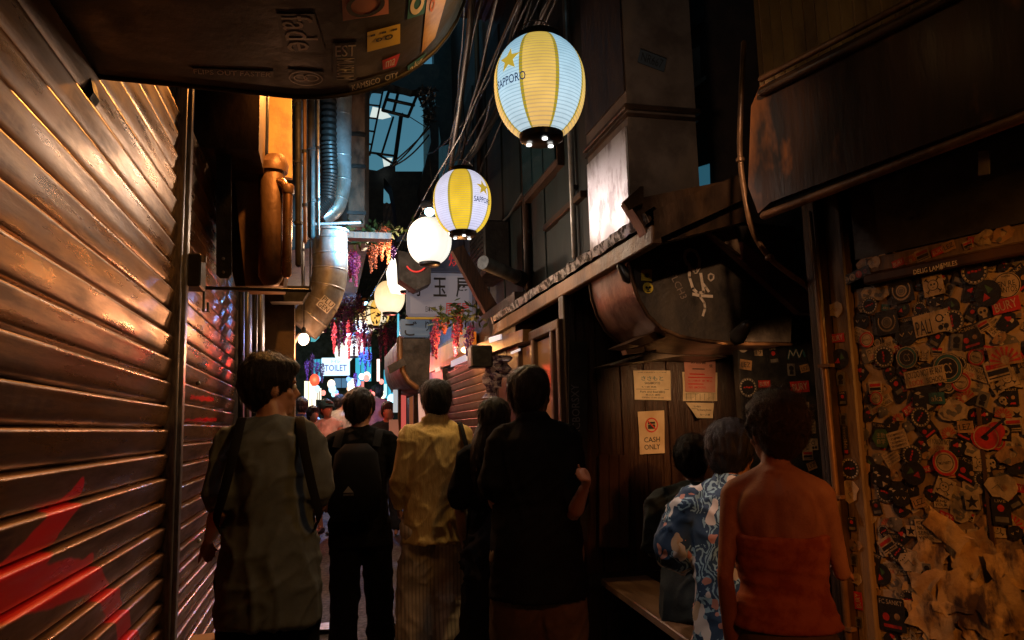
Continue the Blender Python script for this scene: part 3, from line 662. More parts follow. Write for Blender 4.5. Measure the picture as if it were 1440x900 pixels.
def ductpath(pxs,Y,r,nm,par,m=m_galv,n=26):
    fr=F0(Y); pts=[Vector((fr.px(u,v)[0],Y,fr.px(u,v)[1])) for u,v in pxs]; q=[]
    for i in range(len(pts)-1):
        p0=pts[max(i-1,0)];p1=pts[i];p2=pts[i+1];p3=pts[min(i+2,len(pts)-1)]
        for k in range(4):
            t=k/4; q.append(.5*((2*p1)+(p2-p0)*t+(2*p0-5*p1+4*p2-p3)*t*t+(-p0+3*p1-3*p2+p3)*t**3))
    q.append(pts[-1]); o=MB().tube(q,r,n,ends=False).build(nm,m,par,60)
    for k in range(2,len(q)-1,3):
        d=(q[k+1]-q[k-1]).normalized(); a_=d.cross(Yv).normalized(); MB().loft([(q[k]-d*.008,a_,d.cross(a_),r*1.0,r*1.0),(q[k]-d*.004,a_,d.cross(a_),r*1.03,r*1.03),(q[k]+d*.004,a_,d.cross(a_),r*1.03,r*1.03),(q[k]+d*.008,a_,d.cross(a_),r,r)],n,cap=False).build('seam_band',m,par,60)
    return q
ductpath([(482,40),(481,140),(480,220),(479,262),(470,292),(452,304)],6.6,.085,'duct_tube',sd)
hs=thing('corrugated_hose','black corrugated hose hanging in a bend before the steel duct','hose')
hp=[F0(6.3).px(u,v) for u,v in((462,130),(462,200),(464,245),(460,280),(446,298))]; hpv=[Vector((p[0],6.3,p[1])) for p in hp]; qq=[]
for i in range(len(hpv)-1):
    for k in range(16): qq.append(hpv[i].lerp(hpv[i+1],k/16))
MB().tube(qq,[.062+.008*(k%2) for k in range(len(qq))],16).build('tube',m_cable,hs,30)
bdk=thing('exhaust_duct','fat galvanised exhaust duct bending down to the left with a sticker','duct')
q=ductpath([(464,326),(464,352),(464,380),(458,412),(443,440),(425,462)],5.6,.125,'duct_tube',bdk,n=32)
MB().lathe([(.127,-.012),(.138,-.006),(.138,.01),(.12,.012)],tuple(q[0]),32).build('collar',m_galv,bdk,40)
f=F0(5.47); st_=MB(); c0=f.px(455,432); 
for j,(tx,dx,dz) in enumerate((('PLU',.03,.035),('GEN',0,0))):
    st_.box((c0[0]+dx,5.455,c0[1]+dz),(.10,.004,.045),0,Matrix.Rotation(.7,3,'Y')); v_,f_=textfit(tx,.085,.035); c_,s_=math.cos(-.7),math.sin(-.7)
    st_.add([(c0[0]+dx+x*c_-z*s_,5.45,c0[1]+dz+x*s_+z*c_) for x,z in v_],f_,1)
st_.build('sticker',[m_white,m_ink],bdk,0,label='torn white sticker with block letters')
iron=thing('iron_rail','horizontal iron rail under the two steel ducts','rail'); a=F0(6.).px(430,318); b_=F0(6.).px(506,313)
MB().tube([(a[0]-.2,6.,a[1]),(b_[0],6.,b_[1])],.012).build('rail',m_galv,iron); MB().box((b_[0]-.1,6.08,a[1]-.05),(.7,.12,.05)).build('timber',m_wood,iron)
# lower left dark column with pipes behind the first man
lc=thing('wall_column','ochre boxed column with a black bracket below the orange pipes','column')
polyY([(372,402),(414,402),(414,640),(372,640)],5.3,.25,mat('ochre_dark_boxing',(.16,.10,.05),.6,c2=(.08,.05,.028),sc_=6,bump=.3),'boxing',lc)
polyY([(366,402),(438,402),(425,424),(380,424)],5.15,.14,m_dark,'bracket_plate',lc)
for i,(u,mm,lab) in enumerate(((338,m_dark,'dark pipe nearest the second shutter edge'),(347,m_alum,'grey pipe second from the second shutter edge'),(357,m_dark,'black pipe third from the second shutter edge'),(365,m_galv,'bright steel pipe next to the ochre column'))):
    a=F0(5.9).px(u,400); b_=F0(5.9).px(u,640); t=thing('pipe',lab,'pipe',group='pipes on the left wall'); MB().tube([(a[0],5.9,a[1]+.5),(a[0]+.01,5.9,a[1]-.3),(b_[0],5.9,b_[1])],.018,10).build('tube',mm,t,60)
# bulb on stand
bs=thing('bare_bulb','bare glowing bulb on a slanted grey bar over the first man\'s head','bulb'); B=Vector((*[0],)*1) if False else None
p=dep(427,477,5.2); MB().ell(p,(.036,.036,.042),16,10).build('globe',emis('warm_bulb_glow',(1,.62,.42),9),bs,60); MB().tube([p+Z*.03,p+Z*.07],.016).build('socket',m_black,bs)
q=dep(404,498,5.25); q2=dep(421,470,5.25); MB().tube([q,q2],.012).build('bar',m_galv,bs); MB().tube([p+Z*.07,p+Z*.5],.004,6).build('cord',m_cable,bs)
lamp(bs,p-Yv*.02-Z*.09,(1,.42,.18),14,.04)
# ---- things against the sky
sk=thing('metal_grid','black iron window frame hanging out against the dusk sky','metal frame')
def bars(lst,Y,r,par,nm,m=m_black):
    for (a,b_) in lst:
        fr=F0(Y); p=fr.px(*a); q=fr.px(*b_); MB().tube([(p[0],Y,p[1]),(q[0],Y,q[1])],r,6).build(nm,m,par,60)
bars([((547,128),(538,155)),((538,155),(574,164)),((574,164),(588,130)),((547,128),(588,134)),((545,140),(582,148)),((560,130),(553,158))],9.5,.022,sk,'frame_bar')
ld=thing('ladder','thin black ladder leaning against the dusk sky','ladder')
bars([((540,120),(520,218)),((522,120),(505,215))],9.6,.014,ld,'rail'); bars([((538+(-4)*k,131+18*k),(520-3.3*k,129+18*k)) for k in range(6)],9.6,.012,ld,'rung')
fr_=thing('scaffold','black steel scaffold bars crossing the patch of dusk sky','scaffold')
bars([((553,165),(537,216)),((563,160),(553,232)),((566,160),(556,232)),((517,214),(553,219)),((530,216),(556,232))],9.9,.016,fr_,'bar')
for i,(a,b_,sag) in enumerate((((605,178),(553,228),.02),((603,190),(556,232),.05),((574,163),(604,182),.0),((612,160),(548,236),.08))):
    p=dep(*a,9.8); q=dep(*b_,9.8); pts=[p.lerp(q,t/12)-Z*sag*4*(t/12)*(1-t/12) for t in range(13)]
    t=thing('cable',('topmost thin black cable slanting down across the dusk sky','second thin black cable sloping across the dusk sky','thinnest short wire joined to the iron grid in the dusk sky','sagging lowest black cable across the dusk sky')[i],'cable',group='thin cables across the dusk sky'); MB().tube(pts,.010 if i!=2 else .006,6).build('wire',m_cable,t)
polyY([(505,236),(530,240),(538,236),(545,230),(556,232),(556,241),(602,241),(606,250),(612,330),(560,330),(556,290),(550,262),(540,250),(538,330),(505,330)],10.6,.4,m_black,'rooftop_silhouette',thing('roof_gable','black rooftop edge below the dusk sky with a narrow gap of sky','roof'))
polyY([(500,90),(620,90),(612,128),(600,122),(580,127),(548,118),(524,122),(514,150),(512,190),(508,240),(500,240)],9.2,.2,m_black,'eave_silhouette',thing('roof_eave','ragged black eave edge framing the dusk sky from above','roof'))
polyY([(606,-60),(730,-60),(730,112),(648,116),(648,192),(620,200),(612,140)],10.4,.2,m_black,'shadowed_wall',thing('upper_wall','black upper wall behind the loose overhead cables','wall'))
polyY([(608,150),(617,150),(617,330),(600,330),(590,262),(598,230),(606,200),(604,172)],10.0,.3,m_black,'wall_silhouette',thing('wall_edge','ragged black wall edge bounding the dusk sky on its cable side','wall'))
ws=thing('lit_window_or_sheet','small pale corrugated sheet, lit look made by glow, beside the black ladder','window'); polyY([(524,150),(538,153),(550,164),(538,167),(520,165)],10.3,.02,emis('pale_sheet_glow',(.75,.85,.8),.9),'pane',ws); polyY([(538,222),(552,222),(548,232),(540,234)],10.3,.02,emis('pale_sheet_glow',(0,0,0),1),'pane',ws)  # a lit corrugated sheet, built as glowing panes
hv=thing('dead_vine','withered black creeper dangling at the top of the dusk sky','vine'); m=MB(); rv=random.Random(3)
for k in range(150):
    u=rv.gauss(602,6); v=rv.uniform(122,176) if u>597 else rv.uniform(122,150); p=dep(u,v,9.6); a=rv.uniform(0,6); d=Vector((math.cos(a),rv.uniform(-1,1),math.sin(a)))*.05; e=Vector((-d.z,0,d.x))*.35
    m.add([p-d,p+e,p+d,p-e],[(0,1,2,3)])
m.build('leaves',m_black,hv)
# cables running along the alley overhead
rc=random.Random(8)
for i in range(15):
    u0=rc.uniform(600,640); v0=rc.uniform(215,330); u1=rc.uniform(650,800); v1=rc.uniform(-70,-10)
    p=dep(u0,v0,rc.uniform(9,11)); q=dep(u1,v1,rc.uniform(3.4,4.5)); sg=rc.uniform(.0,.25)
    pts=[p.lerp(q,t/14)-Z*sg*4*(t/14)*(1-t/14)+Vector((rc.uniform(-.012,.012),0,rc.uniform(-.012,.012))) for t in range(15)]
    t=thing('cable','black power cable in the loose bundle running overhead along the alley','cable',group='cables in the overhead bundle'); MB().tube(pts,rc.choice((.006,.009,.012,.018)),6).build('wire',m_cable,t,60)
for i,(u,v,ww,hh) in enumerate(((652,165,24,38),)):
    t=thing('lit_window_or_sheet','dim blue window behind the overhead cables beside the big lantern','window'); Yw=11
    polyY([(650,118),(671,118),(671,188),(650,188)],Yw,.04,emis('blue_window',(.0,.06,.11),.6),'pane',t)
    for k in((650,117,671,119),(650,160,671,161),(650,188,671,190),(659,118,660,188)): polyY([(k[0],k[1]),(k[2]+.5,k[1]),(k[2]+.5,k[3]+.5),(k[0],k[3]+.5)],Yw-.03,.03,m_dark,'muntin',t)
    p=dep(659,142,10.8); MB().ell(p,(.02,.02,.02),8,5).build('bulb',emis('cyan_point',(.5,.85,1),6),t)

# fittings on the upper siding
bmw=thing('wooden_beam','rough slanting timber brace beside the large white shop sign','beam'); polyY([(636,352),(651,344),(706,440),(690,453)],6.7,.10,m_wood,'timber',bmw)
ex=thing('exhaust_pipe','short steel exhaust pipe sticking out over the eave with an orange glint','pipe'); a=dep(679,369,6.2); b_=dep(742,396,6.7); MB().tube([a,b_],.058,20,ends=False).build('tube',m_galv,ex,60); MB().tube([a.lerp(b_,.75),b_,b_+Vector((.25,.1,-.05))],.066,20).build('lagging',m_dark,ex,60)
ac=thing('air_conditioner','dark air conditioner unit on the upper siding above the tin edged eave','air conditioner',(1.60,7.4,3.15)); MB().box((0,0,0),(.26,.75,.52),ch=.015).build('case',m_dark,ac)
for k in range(9): MB().box((-.135,.0,-.2+.05*k),(.012,.62,.012)).build('grille_bar',m_black,ac)
for i,(yy,z0,z1,r,lab) in enumerate(((5.02,2.6,6.2,.022,'thin vertical pipe on the siding close to the square duct'),(6.3,2.6,6.2,.035,'thicker vertical pipe midway along the upper siding'),(8.3,2.6,6.2,.03,'vertical pipe at the far end of the upper siding'))):
    t=thing('pipe',lab,'pipe',group='pipes on the upper siding'); MB().tube([(1.70,yy,z0),(1.70,yy,z1)],r,12).build('tube',m_rustd if i else m_galv,t,60)
    for z in(3.1,3.9,4.7): MB().box((1.715,yy,z),(.03,r*3,.03)).build('pipe_clip',m_dark,t)
cb2=thing('conduit','grey conduit looping across the upper siding between two pipes','conduit'); MB().tube([(1.69,5.1,3.6),(1.69,5.5,3.52),(1.69,6.2,3.5),(1.69,6.9,3.42),(1.64,7.3,3.4)],.010,8).build('tube',m_alum,cb2,60)
# ---------------------------------------------------------------- lanterns
def lanternmat(name,rot,cw_t,cw_b,cy_t,cy_b,es,stripes=True,R=.18,h=.42,border=(.45,.33,.02)):
    m=bpy.data.materials.new(name); m.use_nodes=True; t=m.node_tree; N=t.nodes; L=t.links; b=N['Principled BSDF']; b.inputs['Roughness'].default_value=.6
    tc=N.new('ShaderNodeTexCoord'); s=N.new('ShaderNodeSeparateXYZ'); L.new(tc.outputs['Object'],s.inputs[0])
    def ma(op,a,b_,c=None):
        q=N.new('ShaderNodeMath'); q.operation=op
        for i,x in enumerate((a,b_,c)):
            if x is None: continue
            if isinstance(x,(int,float)): q.inputs[i].default_value=x
            else: L.new(x,q.inputs[i])
        return q.outputs[0]
    def mix(f,a,b_):
        q=N.new('ShaderNodeMix'); q.data_type='RGBA'; q.clamp_factor=True; L.new(f,q.inputs[0])
        for i,x in((6,a),(7,b_)):
            if isinstance(x,tuple): q.inputs[i].default_value=(*x,1)
            else: L.new(x,q.inputs[i])
        return q.outputs[2]
    zf=ma('MULTIPLY_ADD',s.outputs[2],1/h,.5)
    ww=mix(zf,cw_b,cw_t); 
    if stripes:
        a=ma('ARCTAN2',s.outputs[0],ma('MULTIPLY',s.outputs[1],-1)); a=ma('ADD',a,rot); a=ma('WRAP',a,PI/4,-PI/4); a=ma('ABSOLUTE',a,None)
        yy=mix(zf,cy_b,cy_t); c=mix(ma('LESS_THAN',a,RD(25)),ww,yy); c=mix(ma('MULTIPLY',ma('LESS_THAN',a,RD(25)),ma('GREATER_THAN',a,RD(20.5))),c,border)
    else:
        a=ma('ARCTAN2',s.outputs[0],s.outputs[1]); a=ma('ABSOLUTE',ma('WRAP',a,PI/8,-PI/8),None); c=mix(ma('LESS_THAN',a,.015),ww,tuple(x*.72 for x in cw_b))
    # uneven paper and the bulb's hot spot
    nz=N.new('ShaderNodeTexNoise'); nz.inputs['Scale'].default_value=11; nz.inputs['Detail'].default_value=4; L.new(tc.outputs['Object'],nz.inputs['Vector'])
    hs=ma('ABSOLUTE',ma('ADD',s.outputs[2],.16*h),None); hs=ma('SUBTRACT',1,ma('MULTIPLY',hs,1.5/h)); hs=ma('MAXIMUM',hs,0); gl=ma('MULTIPLY_ADD',hs,.38,.78); gl=ma('MULTIPLY',gl,ma('MULTIPLY_ADD',nz.outputs['Fac'],.5,.76))
    L.new(ma('MULTIPLY',gl,es),b.inputs['Emission Strength'])
    # wire hoops inside show as fine dark lines
    sn=ma('SINE',ma('MULTIPLY',s.outputs[2],2*PI*30/h),None); k=ma('GREATER_THAN',sn,.80 if stripes else .93); c=mix(ma('MULTIPLY',k,.42),c,tuple(.25*x for x in cw_t))
    L.new(c,b.inputs['Emission Color']); L.new(c,b.inputs['Base Color']); b.inputs['Base Color'].default_value=(.5,.5,.5,1)
    return m
m_blk=mat('lantern_black_plastic',(.01,.01,.011),.28)
m_led=emis('led_white',(1,.97,.9),3)
def lr(z): return (1-(.885*abs(z))**2.25)**.5*(1+.035*z*(1-z*z))
def lantern(label,c,R,h,m,face=0,logo=False,cap=.085/.18,name='paper_lantern',logo_a=0,light=None,cords=True):
    t=thing(name,label,'lantern',tuple(c),group='paper lanterns strung along the alley')
    prof=[]; n=121 if logo else 61
    for i in range(n):
        z=-1+2*i/(n-1); r=lr(z)
        rib=.012*abs(math.cos(PI*i/4)) if logo else .01*abs(math.cos(PI*i/2)); prof.append((R*(r-rib*.8),z*h/2))
    b=MB().lathe(prof,n=64 if logo else 40).build('paper_shade',m,t,80)
    MB().lathe([(R*cap*.86,-h/2-h*.075),(R*cap*1.0,-h/2-h*.055),(R*cap*1.03,-h/2+h*.01),(R*cap*.9,-h/2+h*.03)],n=32).build('bottom_cap',m_blk,t,40)
    MB().lathe([(R*cap*.9,h/2-h*.03),(R*cap*1.04,h/2-.01*h),(R*cap*1.0,h/2+h*.07),(R*cap*.7,h/2+h*.09)],n=32).build('top_cap',m_blk,t,40)
    for k in range(3 if logo else 0):
        a=k*2.094+.5; MB().lathe([(R*.06,-.004),(R*.06,.002)],(R*cap*.6*math.cos(a),R*cap*.6*math.sin(a),-h/2-h*.088),14).build('light_hole',m_led,t)
    MB().tube([(R*.4*math.cos(a),0,h/2+h*.08+R*.35*math.sin(a)) for a in [i*PI/10 for i in range(11)]],.0028,6).build('wire_handle',m_galv,t,60)
    if cords: MB().tube([(0,0,h/2+h*.08+R*.35),(0.03,.0,h/2+h*.08+R*.35+.12),(.015,.02,h/2+.5)],.004,6).build('cord',m_cable,t,60)
    if logo:
        def wrap(x,z,off=.0022):
            z=max(-.49*h,min(.49*h,z)); q=(z/(h/2)); r=R*lr(q); a=logo_a+x/r
            return (math.sin(a)*(r+off),-math.cos(a)*(r+off),z)
        for dx in(0,):
            m2=MB(); pts=[(0,0)]; 
            S=R*.29
            for k in range(10):
                rr=S if k%2==0 else S*.42; a=PI/2+k*PI/5; pts.append((rr*math.cos(a),rr*math.sin(a)))
            m2.add([wrap(x,z+.30*h/2) for x,z in pts],[(0,1+k,1+(k+1)%10) for k in range(10)]); m2.build('star_emblem',emis('lantern_gold_print',(.62,.42,.04),.8),t,0)
            v_,f_=textfit('SAPPORO',R*.80,R*.19,bold=.01); m3=MB().add([wrap(x,z-.06*h) for x,z in v_],f_); m3.build('lettering',mat('navy_print',(.015,.03,.10),.5,em=(.03,.06,.14),es=.6),t,0)
    if logo and R>.175: lamp(t,(.03,0,-h/2-.09),(1,.74,.66),20,.05,'SPOT',aim((.86,2.9,2.5),(1.5,2.85,1.0)),RD(46),name='aimed_lantern_spot',blend=.6)
    if light: lamp(t,(0,0,-h/2-h*.095),light[0],light[1]*1.6,.04,'SPOT',(0,0,0),RD(165),blend=.5)
    return t
y_t=(.86,.62,.09);y_b=(1.,.60,.20)
c1=dep(759,124,3.03); mL1=lanternmat('lantern_paper_big',RD(16.5),(.40,.72,.92),(.66,.85,.95),(.86,.60,.09),(1.,.60,.18),.80,R=.18,h=.385)
lantern('large yellow and pale blue striped paper lantern with a star, closest to the viewer',c1,.18,.385,mL1,logo=True,logo_a=RD(-14-42),light=((1,.74,.6),3))
lamp(bpy.data.objects['paper_lantern'],(.28,.05,.0),(1,.70,.50),11,.08,'SPOT',aim((1.14,2.95,2.8),(1.95,3.9,3.3)),RD(62),name='added_lantern_fill',blend=.8)  # fill light added beside the lantern to brighten the square duct
c2=dep(650,285,4.55); mL2=lanternmat('lantern_paper_second',RD(14),(.80,.78,.95),(.72,.72,.98),(.85,.53,.02),(.95,.62,.03),.95,R=.172,h=.36)
lantern('bright yellow and white striped paper lantern with a star, second in the string',c2,.172,.36,mL2,logo=True,logo_a=RD(-2+38),light=((1,.62,.25),12))
c3=dep(604,339,5.95); mL3=lanternmat('lantern_paper_white',0,(1,.93,.78),(1,.97,.86),y_t,y_b,1.0,False,R=.172,h=.345)
t3=lantern('plain glowing white paper lantern just below the second striped one',c3,.172,.345,mL3,light=((1,.85,.65),8))
lamp(t3,(-.30,-.26,.02),(1,.70,.48),26,.10,name='added_lantern_fill')  # fill light added off the lantern to brighten the orange wisteria
mL4=lanternmat('lantern_paper_cream',0,(1,.66,.28),(1,.88,.62),y_t,y_b,1.05,False,R=.175,h=.36)
mL5=lanternmat('lantern_paper_gold',RD(10),(1,.78,.42),(1,.9,.65),(1,.52,.08),(1,.62,.14),1.05,R=.175,h=.36)
lantern('cream paper lantern beside the black box lamp, fourth along the string',dep(548,418,8.9),.175,.36,mL4,light=((1,.7,.4),14))
lantern('golden striped paper lantern half behind the cream one',dep(530,441,10.8),.175,.36,mL5)
lantern('small cream lantern behind the golden striped one',dep(514,454,12.7),.17,.35,mL4,light=((1,.7,.4),20))
lantern('small cream lantern partly hidden by hanging wisteria above the toilet sign',dep(497,487,14.5),.19,.38,mL3)
lantern('last lantern of the string, tangled in wisteria over the sign',dep(484,496,15.5),.19,.38,mL3)
lantern('golden striped lantern on the nearer end of the lantern cord, above the view',(.95,1.25,3.15),.18,.40,mL5,light=None)
lamp([o for o in col.objects if o.name.startswith('paper_lantern')][-1],(0,0,-.25),(1,.58,.32),85,.04,'SPOT',aim((.95,1.25,2.9),(1.88,3.3,2.05)),RD(26),name='aimed_lantern_spot',blend=.7)  # spot added under this lantern to light the graffiti hood
lc_=dep(701,215,3.6)
# diagonal cord that carries the lanterns
w1=thing('cable','slack cord the paper lanterns hang from','cable'); pts=[Vector((.95,1.25,3.6)),c1+Vector((0,0,.55)),c2+Vector((0,0,.42)),c3+Vector((0,0,.42)),dep(548,418,8.9)+Z*.4,dep(530,441,10.8)+Z*.4,dep(497,487,14.5)+Z*.4]
MB().tube(pts,.006,6).build('wire',m_cable,w1,60)
# spot lamps (small cyan-white lamps visible beside the third lantern and by the golden one)
for (u,v,D,e,lab) in((604,298,5.35,170,'small cyan spot lamp shining beside the white lantern'),(515,427,11,20,'tiny blue white lamp behind the cream lantern')):
    p=dep(u,v,D); t=thing('spot_or_added_lamp',lab,'lamp'); MB().ell(p,(.035,.03,.03)).build('lens',emis('cyan_lens',(.35,.8,1),10),t,60)
    MB().tube([p+Vector((.02,.03,.01)),p+Vector((.07,.10,.05))],.035).build('housing',m_black,t,50); lamp(t,p+Vector((-.06,-.07,0)),(.16,.62,1),e*1.6,.04,'SPOT',aim(p,(.10,5.9,3.05) if D<8 else (-.3,11,2.8)),RD(78),blend=.6)
# white curved lamp and black hexagonal box lamp
bl2=thing('box_lamp','black six sided lamp box with a red neon ring beside the white lantern','lamp')
polyY([(560,352),(606,362),(606,398),(585,408),(562,393)],7.6,.25,m_dark,'case',bl2); 
pp=[F0(7.6).px(585+16*math.cos(a),365+18*math.sin(a)) for a in [PI*.05+i*PI*.75/10 for i in range(11)]]; MB().tube([(x,7.57,z) for x,z in pp],.008,6).build('neon_ring',emis('red_neon',(.8,.04,.03),1.2),bl2,60)
wl=thing('shop_or_added_lamp','white curved glowing lamp with a flared tray next to the cream lantern','lamp')
polyY([(551,362),(556,364),(559,380),(559,398),(576,402),(580,407),(566,412),(551,410),(546,398),(544,380)],8.3,.10,emis('white_lamp_glow',(1,.9,.72),2.2),'glow',wl)
lamp(wl,dep(557,374,7.3)-Vector((.05,.35,0)),(1,.72,.5),16,.05,name='added_lamp_fill'); q=dep(570,409,8.25); MB().lathe([(.05,-.03),(.06,0)],tuple(q),18).build('base',m_black,wl)  # fill light added well in front of the lamp for the flowers
# ---------------------------------------------------------------- signs
def signprint(par,fr,cx,cz,items,y,mats):
    mb=MB()
    for st,dx,dz,wd,hh,mi,ang in items: put_text(mb,st,cx+dx,cz+dz,wd,hh,y,mi,ang)
    mb.build('lettering',mats,par,0)
def sign_px(name,label,Y,rect,m,items,th=.10,cat='sign',mats=None,corner=0):
    u0,v0,u1,v1=rect; f=F0(Y); a=f.px(u0,v1); b=f.px(u1,v0); t=thing(name,label,cat,(0,Y,0)); cx,cz=(a[0]+b[0])/2,(a[1]+b[1])/2; W,H=b[0]-a[0],b[1]-a[1]
    MB().box((cx,th/2,cz),(W,th,H),ch=min(W,H)*.08 if corner else .01).build('panel',m,t,30)
    mb=MB()
    for st,x,y,wd,hh,mi,ang in items: put_text(mb,st,cx+(x-.5)*W,cz+(.5-y)*H,wd*W,hh*H,-.004,mi,ang,bold=.012)
    mb.build('lettering',mats or [m_ink,m_red,m_blue,m_white],t,0); return t,cx,cz,W,H
m_kanban=mat('lit_sign_acrylic',(.22,.22,.24),.3,em=(.62,.58,.70),es=.13)
t,cx,cz,W,H=sign_px('shop_sign','large white shop sign with black brushed characters and red script below',8.,(572,384,664,446),m_kanban,[('埼',.12,.33,.20,.42,0,0),('玉',.50,.33,.20,.42,0,0),('屋',.85,.33,.21,.44,0,0),('日本の味',.36,.82,.16,.13,0,0),('居酒屋',.76,.80,.36,.26,1,0)],corner=1)
MB().box((cx,.02,cz+H*.5+.12),(W,.1,.22),ch=.03).build('top_band',mat('sign_top_band',(.05,.06,.1),.3,em=(.05,.07,.12),es=.12),t)
mb=MB(); put_text(mb,'とり・焼',cx-.05,cz+H*.5+.13,W*.8,.14,-.04,0); mb.build('lettering',[mat('red_glow_ink',(.4,.02,.02),em=(.5,.03,.03),es=.5)],t,0)
MB().tube([(cx-W/2,-.005,cz-H/2-.012),(cx+W/2,-.005,cz-H/2-.012)],.014).build('edge_tube',m_yel,t,60)
sign_px('shop_sign','pale blue sign fragment with one brushed kana, under the large white sign',8.3,(563,449,604,473),mat('blue_sign_acrylic',(.15,.19,.23),.3,em=(.25,.38,.50),es=.16),[('ご',.35,.55,.42,.85,0,0),('り',.92,.4,.14,.6,0,0)])
sign_px('toilet_sign','glowing white and blue toilet sign hanging over the crowd',14.,(452,503,492,528),emis('toilet_sign_glow',(.62,.86,1),1.5),[('TOILET',.5,.58,.78,.36,2,0),('トイレ',.5,.2,.3,.18,2,0)],mats=[m_ink,m_red,mat('navy_print2',(.01,.02,.12),.5,em=(.02,.05,.25),es=.5),m_white])
polyY([(437,466),(449,466),(449,474),(443,480),(437,480)],11,.05,emis('cyan_sign',(.1,.55,.6),.8),'panel',thing('lit_sign','small cyan sign seen behind the bare bulb','sign'))
# hanging round bottomed hood in mid alley (right)
h2=thing('extractor_hood','grey rounded hood hanging halfway down the alley under the shop signs','hood')
fr=F0(7.6); pr=[fr.px(u,v) for u,v in((562,476),(562,505),(566,522),(574,536),(586,545),(603,548),(606,476))]
MB().prism(pr[::-1],7.6,9.6).build('shell',m_dark,h2,30); MB().tube([(x,7.59,z) for x,z in pr[:5]],.028,8).build('rolled_rim',m_rust,h2,60)
polyY([(545,515),(567,503),(572,512),(548,526)],7.5,.05,m_dark,'flap',h2)
tb=thing('neon_tube','vertical cyan neon tube behind the hanging hood','tube light'); p=dep(560,442,9.5); q=dep(560,474,9.5); MB().tube([p,q],.012).build('tube',emis('cyan_tube',(.1,.5,.65),1.3),tb,60)
# ---------------------------------------------------------------- wisteria
def pm(n,c,e=0): return mat(n,c,.5,c2=tuple(x*.6 for x in c),sc_=30,em=c if e else None,es=e)
m_pO=pm('petal_orange',(.85,.20,.08)); m_pP=pm('petal_pink',(.80,.10,.18)); m_pM=pm('petal_magenta',(.40,.03,.14)); m_pV=pm('petal_violet',(.20,.07,.34)); m_pB=pm('petal_blue',(.10,.14,.6)); m_leaf=mat('leaf_green',(.05,.09,.025),.5,c2=(.10,.12,.03),sc_=20); m_pD=pm('petal_dusk',(.10,.03,.09))
def wisteria(label,racemes,D,leaves=0,lc=None,lit=None,seed=0):
    """racemes: (u,v_top,v_bottom,width_px,material)"""
    rw=random.Random(seed+50); t=thing('wisteria_garland',label,'hanging flowers',group=None)
    for (u,v0,v1,wp,mm) in racemes:
        p=dep(u,v0,D+rw.uniform(-.1,.1)); L=(v1-v0)/1078*D; W=wp/1078*D/2; m=MB()
        for k in range(int(110+L*420)):
            f=rw.random(); r=W*(.55+.75*math.sin(PI*min(1,f*1.15+.12)))*(1-.55*f); a=rw.uniform(0,2*PI); c=p+Vector((r*math.cos(a)*rw.uniform(.4,1),r*math.sin(a),-L*f))
            s_=.0105*rw.uniform(.7,1.3)*(D/7.5)**.5; e1=Vector((rw.gauss(0,1),rw.gauss(0,1),rw.gauss(0,1))).normalized(); e2=e1.cross(Vector((rw.gauss(0,1),rw.gauss(0,1),rw.gauss(0,1)))).normalized(); nn=e1.cross(e2)
            m.add([c-e1*s_,c+e2*s_*.8+nn*s_*.3,c+e1*s_,c-e2*s_*.8+nn*s_*.3,c+nn*s_*.5],[(0,1,4),(1,2,4),(2,3,4),(3,0,4)])
        m.tube([p+Z*.03,p-Z*L*.9],.003,5); m.build('flower_cluster',mm,t)
    m=MB()
    for k in range(leaves):
        u,v,su,sv=lc; p=dep(rw.gauss(u,su),rw.gauss(v,sv),D+rw.uniform(-.12,.12)); e1=Vector((rw.gauss(0,1),rw.gauss(0,1),rw.gauss(-.4,.7))).normalized()*.045; e2=e1.cross(Vector((rw.gauss(0,1),rw.gauss(0,1),1))).normalized()*.016
        m.add([p-e1,p+e2,p+e1,p-e2],[(0,1,2,3)])
    if leaves: m.build('leaves',m_leaf,t)
    if lc: 
        a=dep(lc[0]-lc[2]*1.5,lc[1],D+.05); b_=dep(lc[0]+lc[2]*1.5,lc[1]-3,D+.05); MB().tube([a,(a+b_)/2-Z*.02,b_],.007,6).build('vine',m_wooddk,t,60)
    return t
wisteria('orange and coral wisteria cluster hanging beside the wooden post',[(528,328,378,13,m_pO),(537,318,368,14,m_pO),(546,330,372,12,m_pO),(553,346,366,8,m_pV),(522,345,384,10,m_pO),(541,322,345,18,m_pO)],7.,70,(535,326,22,9),seed=1)
wisteria('small magenta wisteria cluster next to the exhaust duct',[(493,356,398,11,m_pP),(501,358,404,12,m_pP),(497,355,388,14,m_pM)],6.6,40,(505,340,16,8),seed=2)
wisteria('pink to purple wisteria garland hanging before the orange shop board',[(613,448,505,12,m_pP),(609,465,500,9,m_pM),(625,452,470,14,m_pO),(643,445,488,11,m_pP),(640,462,500,10,m_pM),(648,436,470,9,m_pO),(662,458,492,11,m_pM),(656,470,500,8,m_pV)],6.8,110,(645,445,20,10),seed=3)
wisteria('glowing blue wisteria cluster to the side of the toilet sign',[(514,492,522,9,m_pB),(507,496,512,5,m_pB),(520,497,516,6,m_pB)],12.5,0,None,seed=4)
wisteria('dusky violet wisteria hanging above the toilet sign',[(470+7*i,455+rnd.uniform(-8,6),492+rnd.uniform(-8,16),9,(m_pP,m_pD,m_pM)[i%3]) for i in range(8)],12.,120,(490,450,26,12),seed=5)
wisteria('dark purple wisteria trailing under the golden lantern',[(535+7*i,455+rnd.uniform(-4,8),500+rnd.uniform(-8,10),8,(m_pD,m_pM,m_pD)[i%3]) for i in range(5)],10.4,60,(545,458,18,8),seed=6)
wisteria('dim violet wisteria beside the far wall bulb',[(432+7*i,505+rnd.uniform(-8,8),540+rnd.uniform(-8,8),7,(m_pV,m_pD)[i%2]) for i in range(4)]+[(500,525,550,6,m_pV)],13,0,None,seed=7)
